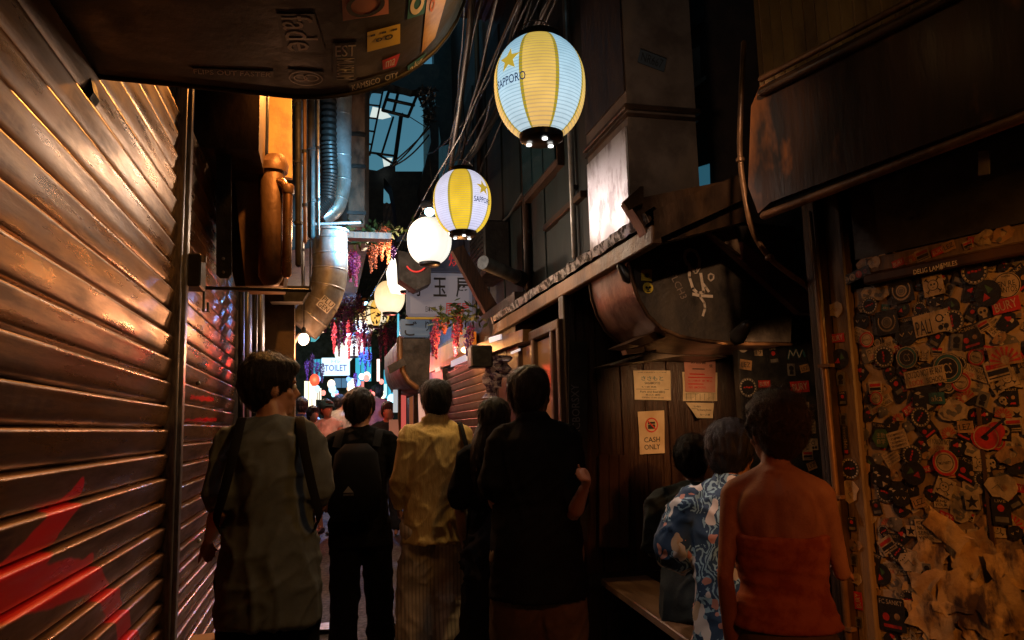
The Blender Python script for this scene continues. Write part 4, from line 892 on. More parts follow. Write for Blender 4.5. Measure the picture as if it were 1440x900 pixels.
wisteria('dark reddish wisteria between the two steel ducts and the cream lantern',[(458+9*i,420+rnd.uniform(-8,10),470+rnd.uniform(-8,8),10,m_pD) for i in range(7)],9.5,150,(500,435,28,14),seed=8)
# ---------------------------------------------------------------- right building, mid distance
ev=thing('roof_eave','rusty tin edged eave running down the alley over the shop fronts','eave')
m_tape=mat('crinkled_tin_edge',(.26,.26,.27),.3,.6,c2=(.03,.026,.022),sc_=22,st=(1,1,1),bump=.9,bs=60,r2=.7,lo=.45,hi=.55)
e=MB(); re=random.Random(2); N_=60; vs=[]
for i in range(N_+1):
    y=2.95+3.2*i/N_; j=lambda:re.uniform(-.006,.006); vs+=[(1.335+j(),y,2.275+j()),(1.325+j(),y,2.325+j()),(1.36+j(),y,2.345+j()),(1.40,y,2.32)]
e.add(vs,[(4*i+k,4*i+(k+1)%4,4*i+4+(k+1)%4,4*i+4+k) for i in range(N_) for k in range(4)]); e.build('tin_edge',m_tape,ev,30)
MB().box((1.37,4.55,2.225),(.05,3.2,.085),ch=.006).build('fascia_board',m_rust,ev)
MB().add([(1.36,2.95,2.33),(1.36,6.15,2.33),(1.80,6.15,2.52),(1.80,2.95,2.52),(1.36,2.95,2.20),(1.36,6.15,2.20),(1.80,6.15,2.40),(1.80,2.95,2.40)],[(0,3,2,1),(4,5,6,7),(0,4,7,3),(1,2,6,5)]).build('roof_sheet',m_rustd,ev)
polyY([(880,288),(918,318),(1042,268),(1050,310),(912,342),(905,330)][::-1] if False else [(882,282),(1042,250),(1046,312),(915,345),(905,318)],3.0,.08,m_rustd,'end_board',ev)
polyY([(900,262),(905,262),(905,285),(885,295),(876,284)],2.96,.02,m_rustd,'torn_flashing',ev)
dc=thing('duct_column','tall square sheet metal duct rising over the eave with a code stencil','duct')
zf=F0(3.9).px(900,152)[1]; m_tin=mat('brown_tin',(.21,.155,.12),.5,.3,c2=(.12,.085,.065),sc_=3.5,bump=.3,bs=14,c3=(.27,.19,.13))
MB().box((1.885,4.25,(zf+6.2)/2),(.43,.7,6.2-zf)).build('upper_section',m_tin,dc); MB().box((1.885,4.25,(zf+2.47)/2),(.425,.69,zf-2.47)).build('lower_section',m_tin,dc)
MB().box((1.885,4.25,zf),(.48,.75,.03),ch=.006).box((1.885,4.25,zf-.045),(.455,.72,.02)).build('flange',m_rustd,dc)
m_wsheet=mat('scratched_white_sheet',(.60,.58,.56),.35,.3,c2=(.5,.47,.46),sc_=4,bump=.4,bs=30,bst=(1,3,.5),c3=(.25,.2,.18),sc3=9,r2=.5)
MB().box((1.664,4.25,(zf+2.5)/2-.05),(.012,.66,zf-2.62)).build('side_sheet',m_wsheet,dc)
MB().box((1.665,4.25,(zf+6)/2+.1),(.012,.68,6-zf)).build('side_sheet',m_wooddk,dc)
m_=MB(); a=F0(3.89).px(917,85); put_text(m_,'NR667',a[0],a[1],.135,.055,3.888,0,-.28); 
for k in(-1,1): m_.add([(a[0]+(x*math.cos(-.28)-z*math.sin(-.28)),3.889,a[1]+(x*math.sin(-.28)+z*math.cos(-.28))) for x,z in((-.085,k*.042),(.085,k*.042),(.085,k*.046),(-.085,k*.046))],[(0,1,2,3)],0)
m_.add([(a[0]+(x*math.cos(-.28)-z*math.sin(-.28)),3.8895,a[1]+(x*math.sin(-.28)+z*math.cos(-.28))) for x,z in((-.085,-.042),(.085,-.042),(.085,.042),(-.085,.042))],[(0,1,2,3)],1)
m_.build('stencil',[m_ink,mat('faded_blue_paint',(.06,.075,.09),.6)],dc,0)
# lower shop fronts on x = 1.35
fR=FR(1.35)
def polyR(pxs,x,th,m,name,parent=None,**k):
    f=FR(x); mb=MB().prism([f.px(u,v) for u,v in pxs][::-1],0,th); mb.v=[(x+y,-xx,z) for xx,y,z in mb.v]; return mb.build(name,m,parent,30,**k)
sf=thing('shop_fascia','orange lit shop board with white price slips behind the wisteria','shop board')
polyR([(603,497),(664,466),(664,500),(603,524)],1.33,.04,mat('orange_board',(.75,.33,.08),.5,c2=(.6,.24,.05),sc_=4),'board',sf)
polyR([(634,508),(656,498),(656,507),(634,516)],1.31,.01,mat('slip_white',(.7,.7,.72),em=(.75,.72,.85),es=.5),'price_slip',sf); polyR([(612,518),(619,515),(619,521),(612,524)],1.31,.01,m_white,'price_slip',sf)
polyR([(664,486),(735,463),(735,480),(664,505)],1.28,.06,m_rust,'timber',sf); polyR([(687,475),(704,470),(704,477),(688,482)],1.25,.01,mat('slip_white',(0,0,0)),'price_slip',sf); polyR([(718,495),(730,490),(730,493),(718,498)],1.25,.01,mat('slip_white',(0,0,0)),'price_slip',sf)
p=dep(655,492,6.9); t=thing('shop_or_added_lamp','small warm lamp glowing under the pink wisteria','lamp'); MB().ell(p,(.045,.045,.03)).build('glow',emis('warm_lamp_glow',(1,.62,.25),6),t,60); lamp(t,p-Vector((.12,.12,.02)),(1,.45,.14),11,.05)
m_sl3=mat('orange_lit_shutter',(.42,.30,.22),.38,.35,c2=(.3,.2,.15),sc_=4,bump=.2,c3=(.36,.3,.3))
sC=shutter('small slatted shutter lit orange behind the woman with the yellow shirt',fR,-8.6,2.4,2.05,m_sl3,pitch=.075,nseg=8,seed=9)
for xx in(8.62,6.17): MB().box((-xx,-.03,1.05),(.05,.06,2.1),ch=.005).build('rail',m_wood,sC)
sf2=thing('wall_panel','dark plank wall between the small shutter and the glazed door','wall'); 
for i in range(5): MB().box((1.37+.004*(i%2),6.1-i*.165,1.05),(.05,.155,2.1),ch=.004).build('plank',m_wooddk,sf2)
gd=thing('glazed_door','wooden framed glazed door lit purple and orange beside the black shirt man','door')
for y_,mm in((4.28,m_wood),(4.42,m_wood),(5.25,m_wood),(4.85,m_wood)): MB().box((1.35,y_,1.0),(.06,.05,2.0),ch=.006).build('frame_post',mm,gd)
MB().box((1.35,4.77,2.02),(.065,1.03,.06),ch=.006).box((1.35,4.77,.9),(.05,.98,.05)).build('rail',m_wood,gd)
for y_ in(4.635,5.05): MB().box((1.36,y_,1.45),(.012,.38,1.05)).build('pane',mat('amber_door_glass',(.25,.13,.06),.25,em=(.4,.14,.04),es=.10),gd)
MB().box((1.36,4.35,1.2),(.02,.09,1.5)).build('side_panel',mat('purple_lit_panel',(.25,.1,.2),.35),gd)  # purple light on this strip is put into its colour
# cloths hung by the door
cl=thing('hanging_cloth','crumpled white and purple cloth strip hung under the shop eave','cloth'); m=MB(); m_cl=mat('printed_cloth',(.5,.42,.5),.7,c2=(.10,.06,.14),sc_=26,lo=.47,hi=.53)
for (u,v0,v1,wd) in((690,502,560,.05),(698,500,545,.04),(708,500,530,.05)):
    a=[dep(u+2*math.sin(k*1.3),lerp(v0,v1,k/8),5.6+.03*math.sin(k*2)) for k in range(9)]; m.loft([(p,X,Yv,wd*(1+.3*math.sin(k*1.7)),.012+.01*math.sin(k*2.1)**2) for k,p in enumerate(a)],12)
m.build('fabric',m_cl,cl,60); p=dep(675,502,5.6); bxl=thing('speaker','small black box speaker under the shop eave beside the cloth','speaker'); MB().box(p,(.16,.14,.16),ch=.01).build('cabinet',m_black,bxl); MB().lathe([(.05,-.004),(.055,.004)],(0,0,0),20).xf(Matrix.Translation(p-Vector((0,.074,0)))@Matrix.Rotation(PI/2,4,'X')).build('cone',m_dark,bxl)
# far strips: banners, posts, glowing shop windows
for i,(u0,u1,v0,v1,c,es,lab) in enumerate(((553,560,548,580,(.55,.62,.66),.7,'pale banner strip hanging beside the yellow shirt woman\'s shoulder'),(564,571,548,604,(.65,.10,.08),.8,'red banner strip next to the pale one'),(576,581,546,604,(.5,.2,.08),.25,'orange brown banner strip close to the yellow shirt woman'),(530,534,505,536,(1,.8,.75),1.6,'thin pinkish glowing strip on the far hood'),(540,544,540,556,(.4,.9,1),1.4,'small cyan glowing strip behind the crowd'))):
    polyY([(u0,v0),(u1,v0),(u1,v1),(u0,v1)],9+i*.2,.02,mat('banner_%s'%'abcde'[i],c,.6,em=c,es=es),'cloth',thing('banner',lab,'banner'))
polyY([(560,540),(564,540),(564,640),(560,640)],8.8,.06,m_rust,'shaft',thing('wooden_post','thin brown post between the pale and the red banner','post'))
polyY([(582,540),(588,540),(588,640),(582,640)],8.8,.06,m_wood,'shaft',thing('wooden_post','brown post just beside the yellow shirt woman\'s head','post'))
polyY([(588,545),(604,545),(604,600),(590,600)],9.4,.05,emis('pink_window',(.9,.45,.32),.8),'pane',thing('lit_window_or_sheet','peach glowing window behind the yellow shirt woman\'s face','window'))
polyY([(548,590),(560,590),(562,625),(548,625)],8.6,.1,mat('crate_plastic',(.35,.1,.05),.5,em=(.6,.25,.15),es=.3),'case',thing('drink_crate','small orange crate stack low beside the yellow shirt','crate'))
m_tealw=emis('teal_wall_glow',(.0,.16,.22),.55)
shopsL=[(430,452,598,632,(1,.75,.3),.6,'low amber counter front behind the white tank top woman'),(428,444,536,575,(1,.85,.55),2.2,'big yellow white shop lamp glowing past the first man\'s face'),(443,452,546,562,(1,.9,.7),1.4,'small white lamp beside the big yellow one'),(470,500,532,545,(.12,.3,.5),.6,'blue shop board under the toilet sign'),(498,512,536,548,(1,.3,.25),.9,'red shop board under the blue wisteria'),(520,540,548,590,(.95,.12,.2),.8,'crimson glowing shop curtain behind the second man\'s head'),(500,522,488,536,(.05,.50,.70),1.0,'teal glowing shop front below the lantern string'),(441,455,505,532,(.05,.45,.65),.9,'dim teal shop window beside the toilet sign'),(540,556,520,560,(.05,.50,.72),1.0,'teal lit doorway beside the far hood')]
for i,(u0,u1,v0,v1,c,es,lab) in enumerate(shopsL):
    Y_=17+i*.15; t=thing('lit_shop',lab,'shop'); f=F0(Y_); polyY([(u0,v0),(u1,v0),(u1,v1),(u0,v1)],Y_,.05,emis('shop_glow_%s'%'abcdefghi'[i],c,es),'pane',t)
    for k in range(1,3): uu=lerp(u0,u1,k/3); polyY([(uu-.5,v0),(uu+.5,v0),(uu+.5,v1),(uu-.5,v1)],Y_-.05,.04,m_black,'mullion',t)
rs=random.Random(12)
for i in range(34):
    u=rs.uniform(436,552); v=rs.uniform(528,556) if rs.random()<.8 else rs.uniform(556,600); c=rs.choice([(1,.85,.6),(1,.5,.3),(1,.25,.2),(.4,.8,1),(1,.95,.85),(.2,.4,1)]); r=rs.uniform(.03,.085); p=dep(u,v,rs.uniform(13,16.5))
    t=thing('shop_light','%s glowing bulb among the far shops behind the crowd'%{(1,.85,.6):'warm white',(1,.5,.3):'orange',(1,.25,.2):'red',(.4,.8,1):'cyan',(1,.95,.85):'white',(.2,.4,1):'deep blue'}[c],'light',tuple(p),group='coloured bulbs of the far shops'); MB().ell((0,0,0),(r,r,r*1.2),10,7).build('globe',emis('far_%d_%d_%d'%(c[0]*9,c[1]*9,c[2]*9),c,2.2),t,60)
for (l,c,e,n) in(((.35,12.5,3.0),(.16,.40,1),120,'hanging cyan shop floodlight deep in the alley'),((-.1,11.5,2.9),(1,.65,.4),70,'hanging warm shop floodlight deep in the alley'),((1.0,10.6,2.3),(1,.18,.12),35,'hanging red shop light at the far right shops')):
    t=thing('flood_lamp',n,'lamp',l); MB().lathe([(.02,.08),(.03,.05),(.09,-.02),(.085,-.03)],n=18).build('shade',m_black,t,50); MB().ell((0,0,-.03),(.04,.04,.03)).build('lens',emis('lens_%d'%int(c[1]*100),c,4),t); lamp(t,(0,0,-.10),c,e,.06)
# ---------------------------------------------------------------- right: hood with graffiti, poster wall
gh=thing('extractor_hood','dark hood with a rounded bottom and a white graffiti tag on its end','hood'); YH=3.3; f=F0(YH)
pr=[f.px(u,v) for u,v in((882,318),(884,360),(888,392),(897,420),(911,444),(930,462),(955,473),(985,479),(1030,483),(1112,484),(1118,318))]
m_hoodr=mat('hood_dark_enamel',(.075,.062,.05),.45,.2,c2=(.03,.024,.02),sc_=9,bump=.5,bs=30,c3=(.11,.085,.06),sc3=4,r2=.6)
MB().prism(pr[::-1],YH,YH+.012).build('end_panel',m_hoodr,gh,0)
k=len(pr); mb=MB(); mb.add([(x,YH+.012,z) for x,z in pr]+[(x,YH+.55,z) for x,z in pr],[(i,i+1,k+i+1,k+i) for i in range(k-1)]); mb.build('curved_shell',mat('oxide_red_shell',(.26,.15,.12),.38,.3,c2=(.09,.045,.035),sc_=4,bump=.3,bs=20,c3=(.33,.23,.2)),gh,60)
MB().tube([(x,YH-.002,z) for x,z in pr[:-1]],.010,8).build('rolled_rim',m_rust,gh,60); MB().tube([(x,YH+.55,z) for x,z in pr[:7]],.012,8).build('rolled_rim',m_rustd,gh,60)
mb=MB(); P=lambda *a:[f.px(*q) for q in a]
m_chalk=mat('cream_spray_paint',(.85,.70,.55),.6,c2=(.7,.56,.42),sc_=30)
stroke(mb,P((966,372),(962,362),(964,354),(970,351),(978,354),(983,364),(983,376),(978,383),(971,377),(966,368)),.016,YH-.003); stroke(mb,P((969,376),(969,390),(974,406),(981,413),(989,411),(987,398),(985,385)),.015,YH-.0035); stroke(mb,P((987,398),(992,404),(996,410)),.013,YH-.004)
stroke(mb,P((974,414),(984,416),(1001,417)),.014,YH-.0045); stroke(mb,P((983,416),(990,426),(991,434),(988,444)),.012,YH-.003); stroke(mb,P((996,387),(999,385),(1003,387),(1003,392),(999,395),(996,392),(996,387)),.008,YH-.003)
mb.build('graffiti_tag',m_chalk,gh,0); mb=MB()
put_text(mb,"L'ON",*f.px(944,370),.062,.03,YH-.003,0,-.1); put_text(mb,'のん',*f.px(944,384),.06,.035,YH-.003,0,.2); put_text(mb,'LCH3',*f.px(955,405),.11,.035,YH-.003,0,-1.15)
mb.build('lettering',mat('faded_spray',(.3,.22,.17),.6),gh,0)
a=f.px(909,387); mb=MB().prism([(a[0]-.028,a[1]-.026),(a[0]+.026,a[1]-.03),(a[0]+.028,a[1]+.028),(a[0]-.026,a[1]+.026)],YH-.004,YH-.001)
mb.prism([(a[0]+.016*r_*math.cos(t_),a[1]-.002+.014*r_*math.sin(t_)) for t_,r_ in [(i*PI/8,1 if i%2 else .45) for i in range(16)]],YH-.006,YH-.004,1); mb.build('sticker',[m_yel,m_ink],gh,0,label='yellow sticker with a black splat')
a=f.px(911,405); mb=MB().lathe([(.026,0),(.026,.003)],n=20).xf(Matrix.Translation((a[0],YH-.001,a[1]))@Matrix.Rotation(PI/2,4,'X'))
for dx,dz,rx,rz in((-.008,.002,.006,.006),(.008,.002,.006,.006),(0,-.008,.002,.004),(0,-.017,.01,.003)): mb.prism([(a[0]+dx+rx*math.cos(t_),a[1]+dz+rz*math.sin(t_)) for t_ in [i*PI/5 for i in range(10)]],YH-.0062,YH-.004,1)
mb.build('sticker',[m_yel,m_ink],gh,0,label='round yellow skull sticker')
bc=thing('hood_brace','dark red diagonal brace running down from the eave past the conduit','brace')
polyY([(990,318),(1010,312),(1150,425),(1150,442),(1125,440)],3.15,.05,mat('oxide_red_paint',(.12,.035,.03),.5,c2=(.05,.02,.018),sc_=8,bump=.3),'brace_plate',bc); polyY([(1003,330),(1024,312),(1036,330),(1042,358)],3.12,.02,mat('ochre_lit_patch',(.22,.14,.08),.6,c2=(.1,.06,.04),sc_=20),'lit_patch',bc)  # small ochre plate paints the lit patch on the brace
tr=thing('shelf_tray','small tin tray shelf hanging under the graffiti hood','tray'); polyY([(880,484),(928,463),(943,466),(942,472),(900,486)],3.4,.25,m_rustd,'tray',tr); polyY([(880,492),(906,488),(906,495),(882,498)],3.38,.06,m_rust,'lip',tr)
cn=thing('tin_canopy','low sheet metal canopy over the notices with a bright torn edge','canopy'); polyY([(860,512),(925,492),(1030,470),(1026,502),(960,500),(905,508)],3.9,.35,mat('dull_tin',(.13,.10,.08),.45,.4,c2=(.05,.04,.03),sc_=9,bump=.3),'sheet',cn)
a=dep(859,513,3.85+.12);b_=dep(922,493,3.97); MB().tube([a,b_],.006,6).build('edge_strip',m_alum,cn)
pw=thing('plank_wall','brown plank wall carrying the paper notices behind the bench','wall'); YP=4.3
for i in range(8):
    x=1.42+i*.15; MB().box((x+.07,YP+.03+.003*(i%2),1.2),(.146,.05,2.4),ch=.004).build('plank',mat('brown_grained_plank',(.06,.024,.012),.42,c2=(.024,.010,.006),sc_=5,st=(9,9,.5),bump=.7,bs=16,bst=(9,9,.5),r2=.3),pw)
MB().box((1.385,YP-.02,1.1),(.07,.10,2.2),ch=.006).build('corner_post',m_wooddk,pw); MB().box((1.9,YP-.005,.55),(1.0,.03,.06)).build('rail',m_wooddk,pw)
f=F0(YP)
def notice(px,m,items,label,name='paper_notice',lift=.0,curl=0):
    """sheet of paper as a bent grid, print laid on it"""
    c=[f.px(*q) for q in px]; y0=YP-.004-lift; K=8; t=thing(name,label,'notice',(0,0,0),group='paper notices on the plank wall')
    def Q(s_,tt,off=0):
        a=(lerp(c[0][0],c[1][0],s_),lerp(c[0][1],c[1][1],s_)); b_=(lerp(c[3][0],c[2][0],s_),lerp(c[3][1],c[2][1],s_)); y=y0-.004*math.sin(s_*4+tt*3)**2-curl*(1-tt if False else s_*0+ (1-s_))**3*.05*tt-off
        return (lerp(a[0],b_[0],tt),y,lerp(a[1],b_[1],tt))
    mb=MB(); mb.add([Q(i/K,j/K) for j in range(K+1) for i in range(K+1)],[(j*(K+1)+i,(j+1)*(K+1)+i,(j+1)*(K+1)+i+1,j*(K+1)+i+1) for j in range(K) for i in range(K)]); mb.build('sheet',m,t,60)
    mb=MB()
    for st,x,y,wd,hh,mi in items:
        if st=='BAR': mb.add([Q(x+dx*wd,y+dy*hh,.0015) for dx,dy in((-.5,-.5),(.5,-.5),(.5,.5),(-.5,.5))],[(0,1,2,3)],mi); continue
        if st=='RING':
            v=[]; 
            for i in range(25): a=i*2*PI/24; v+=[Q(x+wd/2*math.cos(a),y+hh/2*math.sin(a),.0017),Q(x+wd*.41*math.cos(a),y+hh*.41*math.sin(a),.0017)]
            mb.add(v,[(2*i,2*i+2,2*i+3,2*i+1) for i in range(24)],mi); continue
        if st=='SLASH': mb.add([Q(x-wd*.36,y-hh*.30,.0019),Q(x-wd*.30,y-hh*.36,.0019),Q(x+wd*.36,y+hh*.30,.0019),Q(x+wd*.30,y+hh*.36,.0019)],[(0,1,2,3)],mi); continue
        v_,f_=textfit(st,wd,hh,bold=.008); mb.add([Q(x+p,y-q,.0015) for p,q in v_],f_,mi)
    mb.build('print',[m_ink,m_red,m_teal,m_white],t,0); return t
m_n1=m_paper; m_n2=mat('pink_notice_paper',(.62,.30,.24),.5,c2=(.55,.24,.18),sc_=8,bump=.2,bs=9)
notice([(890,521),(942,521),(943,563),(892,562)],m_n1,[('有難う御座居ました酒蔵',.5,.09,.78,.07,0),('ささもと',.5,.27,.60,.15,2),('SASAMOTO',.5,.43,.42,.08,0),('もつ焼 串焼',.4,.56,.4,.06,0),('BAR',.5,.64,.9,.012,0),('Pork and Beef BBQ',.5,.73,.68,.08,0),('煮込み 鍋物',.5,.83,.4,.06,0),('OPEN 17:00-23:30',.5,.92,.6,.05,0)],'wide cream notice with large kana writing, above the cash only notice')
notice([(959,523),(1008,524),(1008,564),(960,564)],m_paper,[(('BAR',.5,.74+.045*(k%6),.9,.008,0)) for k in range(6)]+[('BAR',.1+.13*k,.86,.008,.24,0) for k in range(7)],'cream calendar sheet sticking out behind the pink notice')
notice([(960,505),(1004,506),(1004,552),(962,551)],m_n2,[('お品書',.45,.1,.5,.09,0),('焼',.85,.2,.1,.1,0),('BAR',.45,.30,.4,.03,0),('BAR',.4,.46,.5,.035,1),('BAR',.5,.56,.8,.03,1),('もつ焼き 串 煮込',.5,.66,.8,.07,1),('BAR',.35,.76,.5,.03,1),('NO SMOKING',.4,.86,.55,.07,1)],'pink menu notice with red and black lines pinned over the calendar sheet',lift=.012)
notice([(964,566),(1003,567),(1002,588),(974,588)],m_paper,[('食べ飲み',.35,.25,.3,.13,0),('BAR',.2,.4,.3,.02,0),('No Sharing Drinks',.6,.48,.6,.16,0),('お一人様',.6,.78,.5,.14,0)],'small torn notice curling off the wall under the pink one',curl=1)
notice([(896,579),(933,577),(934,637),(899,639)],mat('cash_notice_paper',(.68,.52,.32),.5,c2=(.6,.43,.25),sc_=9,bump=.4,bs=9),[('RING',.5,.33,.5,.35,1),('BAR',.5,.28,.28,.05,0),('BAR',.5,.37,.28,.10,0),('SLASH',.5,.33,.5,.35,1),('CASH',.5,.67,.62,.12,0),('ONLY',.5,.84,.62,.12,0)],'portrait cash only notice with a crossed out card symbol',lift=.004)
gp=thing('graffiti_board','black board edge with grey vertical spray lettering beside the glazed door','board'); polyY([(800,480),(826,480),(826,760),(800,760)],4.22,.03,m_black,'board',gp)
f2=F0(4.2); a=f2.px(812,540); b_=f2.px(812,635); mb=MB(); put_text(mb,'X;PACBORSXY',(a[0]+b_[0])/2,(a[1]+b_[1])/2,abs(b_[1]-a[1]),.055,4.215,0,PI/2); mb.build('lettering',mat('grey_spray',(.22,.2,.19),.6),gp,0)
pbx=thing('plank_panel','worn reddish plank panel low beside the bench end','panel')
for i in range(3): polyY([(843+i*14,640),(856+i*14,640),(856+i*14,770),(843+i*14,770)],4.24,.02,mat('reddish_plank',(.07,.025,.013),.55,c2=(.07,.03,.02),sc_=6,st=(6,6,.5),bump=.5),'plank',pbx)
# recess behind the duct column, dark window
rw_=thing('upper_wall','dark brown upper wall between the duct column and the corrugated sheets','wall'); polyY([(935,-500),(1300,-500),(1200,330),(950,300)],4.24,.05,mat('dark_brown_wall',(.05,.028,.018),.7,c2=(.025,.015,.01),sc_=5,bump=.4),'wall',rw_)
fw_=thing('window','narrow dark window with pale frames beside the duct column','window')
for (p4,mm,nm) in(([(972,70),(984,64),(986,112),(974,118)],m_alum,'frame'),([(963,106),(976,100),(977,112),(965,122)],mat('pale_slip',(.5,.42,.38),.5),'slip'),([(966,122),(992,106),(993,111),(967,130)],m_galv,'sill'),([(974,190),(995,186),(997,232),(980,236)],mat('dim_teal_glass',(.03,.07,.08),.2),'pane'),([(978,236),(998,230),(999,272),(988,273)],mat('blue_glass',(.12,.32,.4),.15,em=(.05,.22,.32),es=.35),'pane'),([(966,10),(990,-10),(990,30),(968,44)],m_dark,'pane')):
    polyY(p4,4.2,.03,mm,nm,fw_)
# ---------------------------------------------------------------- sticker door wall (turned 16 degrees)
A=dep(1440,585,2.3); FW=Fr((A.x,A.y),RD(-74)); FW.root=None
dw=FW.thing('building','old shop front with a sticker plastered door frame, on the viewer\'s side of the bench','building')
MB().box((.77,.42,3.0),(2.86,.8,6.0)).build('wall',m_wooddk,dw); 
xl,_=FW.px(1166,600); xa,_=FW.px(1186,600); xb,_=FW.px(1222,600); ztop=FW.px(1440,352)[1]
m_post=mat('sticker_worn_post',(.13,.08,.04),.5,c2=(.05,.03,.018),sc_=10,st=(3,3,.6),bump=.4,c3=(.2,.13,.07))
for k in range(2): MB().box(((xl+.03,xa+.005)[k],-.03-.02*k,1.5),((.05,.035)[k],.08,3.0),ch=.006).build('door_post',(m_wooddk,m_rustd)[k],dw)
MB().box((xb-.045,-.022,1.2),(.075,.05,2.4),ch=.006).build('door_post',m_post,dw); MB().tube([(xa+.02,-.09,0),(xa+.015,-.09,1.2),(xa-.0,-.085,2.2)],.012,8).build('conduit',m_rust,dw,60)
for z in(1.15,1.62,.7): MB().box((xa+.017,-.09,z),(.05,.03,.012)).build('pipe_clip',m_rust,dw)
MB().box((.30,-.03,ztop-.005+.0),(1.5,.07,.035),ch=.006).build('lintel',m_rustd,dw); MB().box((.30,-.015,ztop+.045),(1.5,.05,.055),ch=.004).build('lintel_strip',m_post,dw); MB().box((.35,-.01,ztop+.25),(1.7,.03,.34)).build('transom_mesh',m_dark,dw)
sdn=FW.thing('door','wooden door plastered all over with overlapping stickers','door'); xd0=xb+.0; m_door=mat('glue_stained_door',(.22,.14,.08),.5,c2=(.09,.055,.035),sc_=14,bump=.4,c3=(.32,.22,.13))
MB().box((xd0+.55,.0-.002,ztop/2-.01),(1.1,.03,ztop-.03)).build('leaf',m_door,sdn); x2,_=FW.px(1398,720); MB().box((x2,-.021,.8),(.012,.012,1.3)).build('edge_strip',m_rustd,sdn)
def sm(n,c): return mat('sticker_'+n,c,.38,c2=tuple(x*.6 for x in c),sc_=26,lo=.4,hi=.7,c3=tuple(x*.35+.01 for x in c),sc3=17,bump=.3,bs=60)
SM=[sm('cream',(.40,.29,.17)),sm('black',(.018,.017,.016)),sm('red',(.42,.03,.02)),sm('teal',(.03,.10,.11)),sm('mustard',(.40,.26,.05)),sm('tan',(.34,.19,.08)),sm('grey',(.14,.12,.10)),sm('white',(.46,.38,.28)),sm('moss',(.05,.10,.04)),sm('navy',(.03,.05,.12)),sm('rose',(.36,.15,.10))]
def disc(mb,r,y,mi,cx=0,cz=0,n=22,rx=1): mb.add([(cx+r*rx*math.cos(a*2*PI/n),y,cz+r*math.sin(a*2*PI/n)) for a in range(n)],[tuple(range(n))],mi)
def ring(mb,r0,r1,y,mi,n=24):
    v=[]
    for a in range(n+1): t=a*2*PI/n; v+=[(r0*math.cos(t),y,r0*math.sin(t)),(r1*math.cos(t),y,r1*math.sin(t))]
    mb.add(v,[(2*i,2*i+1,2*i+3,2*i+2) for i in range(n)],mi)
def rct(mb,w_,h_,y,mi,cx=0,cz=0): mb.add([(cx-w_/2,y,cz-h_/2),(cx+w_/2,y,cz-h_/2),(cx+w_/2,y,cz+h_/2),(cx-w_/2,y,cz+h_/2)],[(0,1,2,3)],mi)
def base_r(w_,h_,mi): 
    m=MB(); m.prism([(-w_/2,-h_/2),(w_/2,-h_/2),(w_/2,h_/2),(-w_/2,h_/2)],-.0012,0,mi); return m
def base_d(r,mi,rx=1,n=22): 
    m=MB(); m.prism([(r*rx*math.cos(a*2*PI/n),r*math.sin(a*2*PI/n)) for a in range(n)],-.0012,0,mi); return m
y1,y2=-.0018,-.0024
D_=[]
def S(f_): D_.append(f_()); return f_
@S
def _():
    m=base_d(.045,1)
    ring(m,.040,.034,y1,7); ring(m,.043,.042,y1,7)
    for k in range(18): a=k*2*PI/18; disc(m,.0035,y2,1,.037*math.cos(a),.037*math.sin(a),5)
    for k in range(4): rct(m,.009,.007,y1,2,-.018+.012*k,.002*(k%2))
    return m
@S
def _(): m=base_d(.048,0); ring(m,.046,.043,y1,1); put_text(m,'EN RE',0,.006,.06,.02,y1,1); put_text(m,'SANTOS',0,-.016,.068,.02,y1,1); put_text(m,'MADRE',0,.033,.03,.007,y1,1); return m
@S
def _(): m=base_r(.13,.075,0); put_text(m,'PALI',-.03,-.008,.055,.05,y1,1); disc(m,.014,y1,1,.03,.01); disc(m,.010,y2,0,.03,.01); disc(m,.009,y1,1,.048,-.02); disc(m,.009,y1,1,.028,-.022); return m
@S
def _():
    m=base_r(.075,.075,0); disc(m,.020,y1,1); disc(m,.0175,y2,0); disc(m,.004,y2-.0004,1,-.006,.003,8); disc(m,.004,y2-.0004,1,.006,.003,8); rct(m,.008,.002,y2-.0004,1,0,-.008)
    for a in(PI/4,3*PI/4,5*PI/4,7*PI/4): c,s_=math.cos(a),math.sin(a); stroke(m,[(.022*c,.022*s_),(.034*c,.034*s_)],.004,y1,1); stroke(m,[(.034*c-.006*s_,.034*s_+.006*c),(.034*c+.006*s_,.034*s_-.006*c)],.003,y1,1)
    return m
@S
def _():
    m=base_r(.10,.10,1); disc(m,.024,y1,0); disc(m,.018,y2,6); ring(m,.013,.011,y2-.0004,0)
    for k in range(14):
        a=-PI/2+.4+k*.19; 
        for sg in(-1,1): disc(m,.005,y1,0,sg*.038*math.cos(a-.9),.040*math.sin(a-.9)+.005,6,.6)
    return m
@S
def _():
    m=base_d(.05,1); m.add([(-.030,y1,-.018),(0,y1,-.022),(-.008,y1,.006)],[(0,1,2)],2); m.add([(.002,y1,-.004),(.026,y1,.0),(.010,y1,.032)],[(0,1,2)],8); return m
@S
def _(): m=base_r(.035,.03,0); put_text(m,'19',0,0,.024,.02,y1,1); return m
@S
def _(): m=base_d(.052,1); ring(m,.050,.047,y1,0); ring(m,.046,.036,y1,3); ring(m,.036,.034,y2,0); put_text(m,'CS',0,0,.03,.034,y1,0); return m
@S
def _(): m=base_r(.14,.055,0); put_text(m,'YOU DO NOT BE ANY',0,.013,.13,.022,y1,1); put_text(m,'LOOK',-.03,-.014,.05,.018,y1,2); put_text(m,'SCHOOL',.035,-.014,.06,.018,y1,1); return m
@S
def _(): m=base_r(.06,.05,0); rct(m,.05,.012,y1,2,0,.010); rct(m,.05,.012,y1,1,0,-.006); rct(m,.05,.003,y1,1,0,-.018); return m
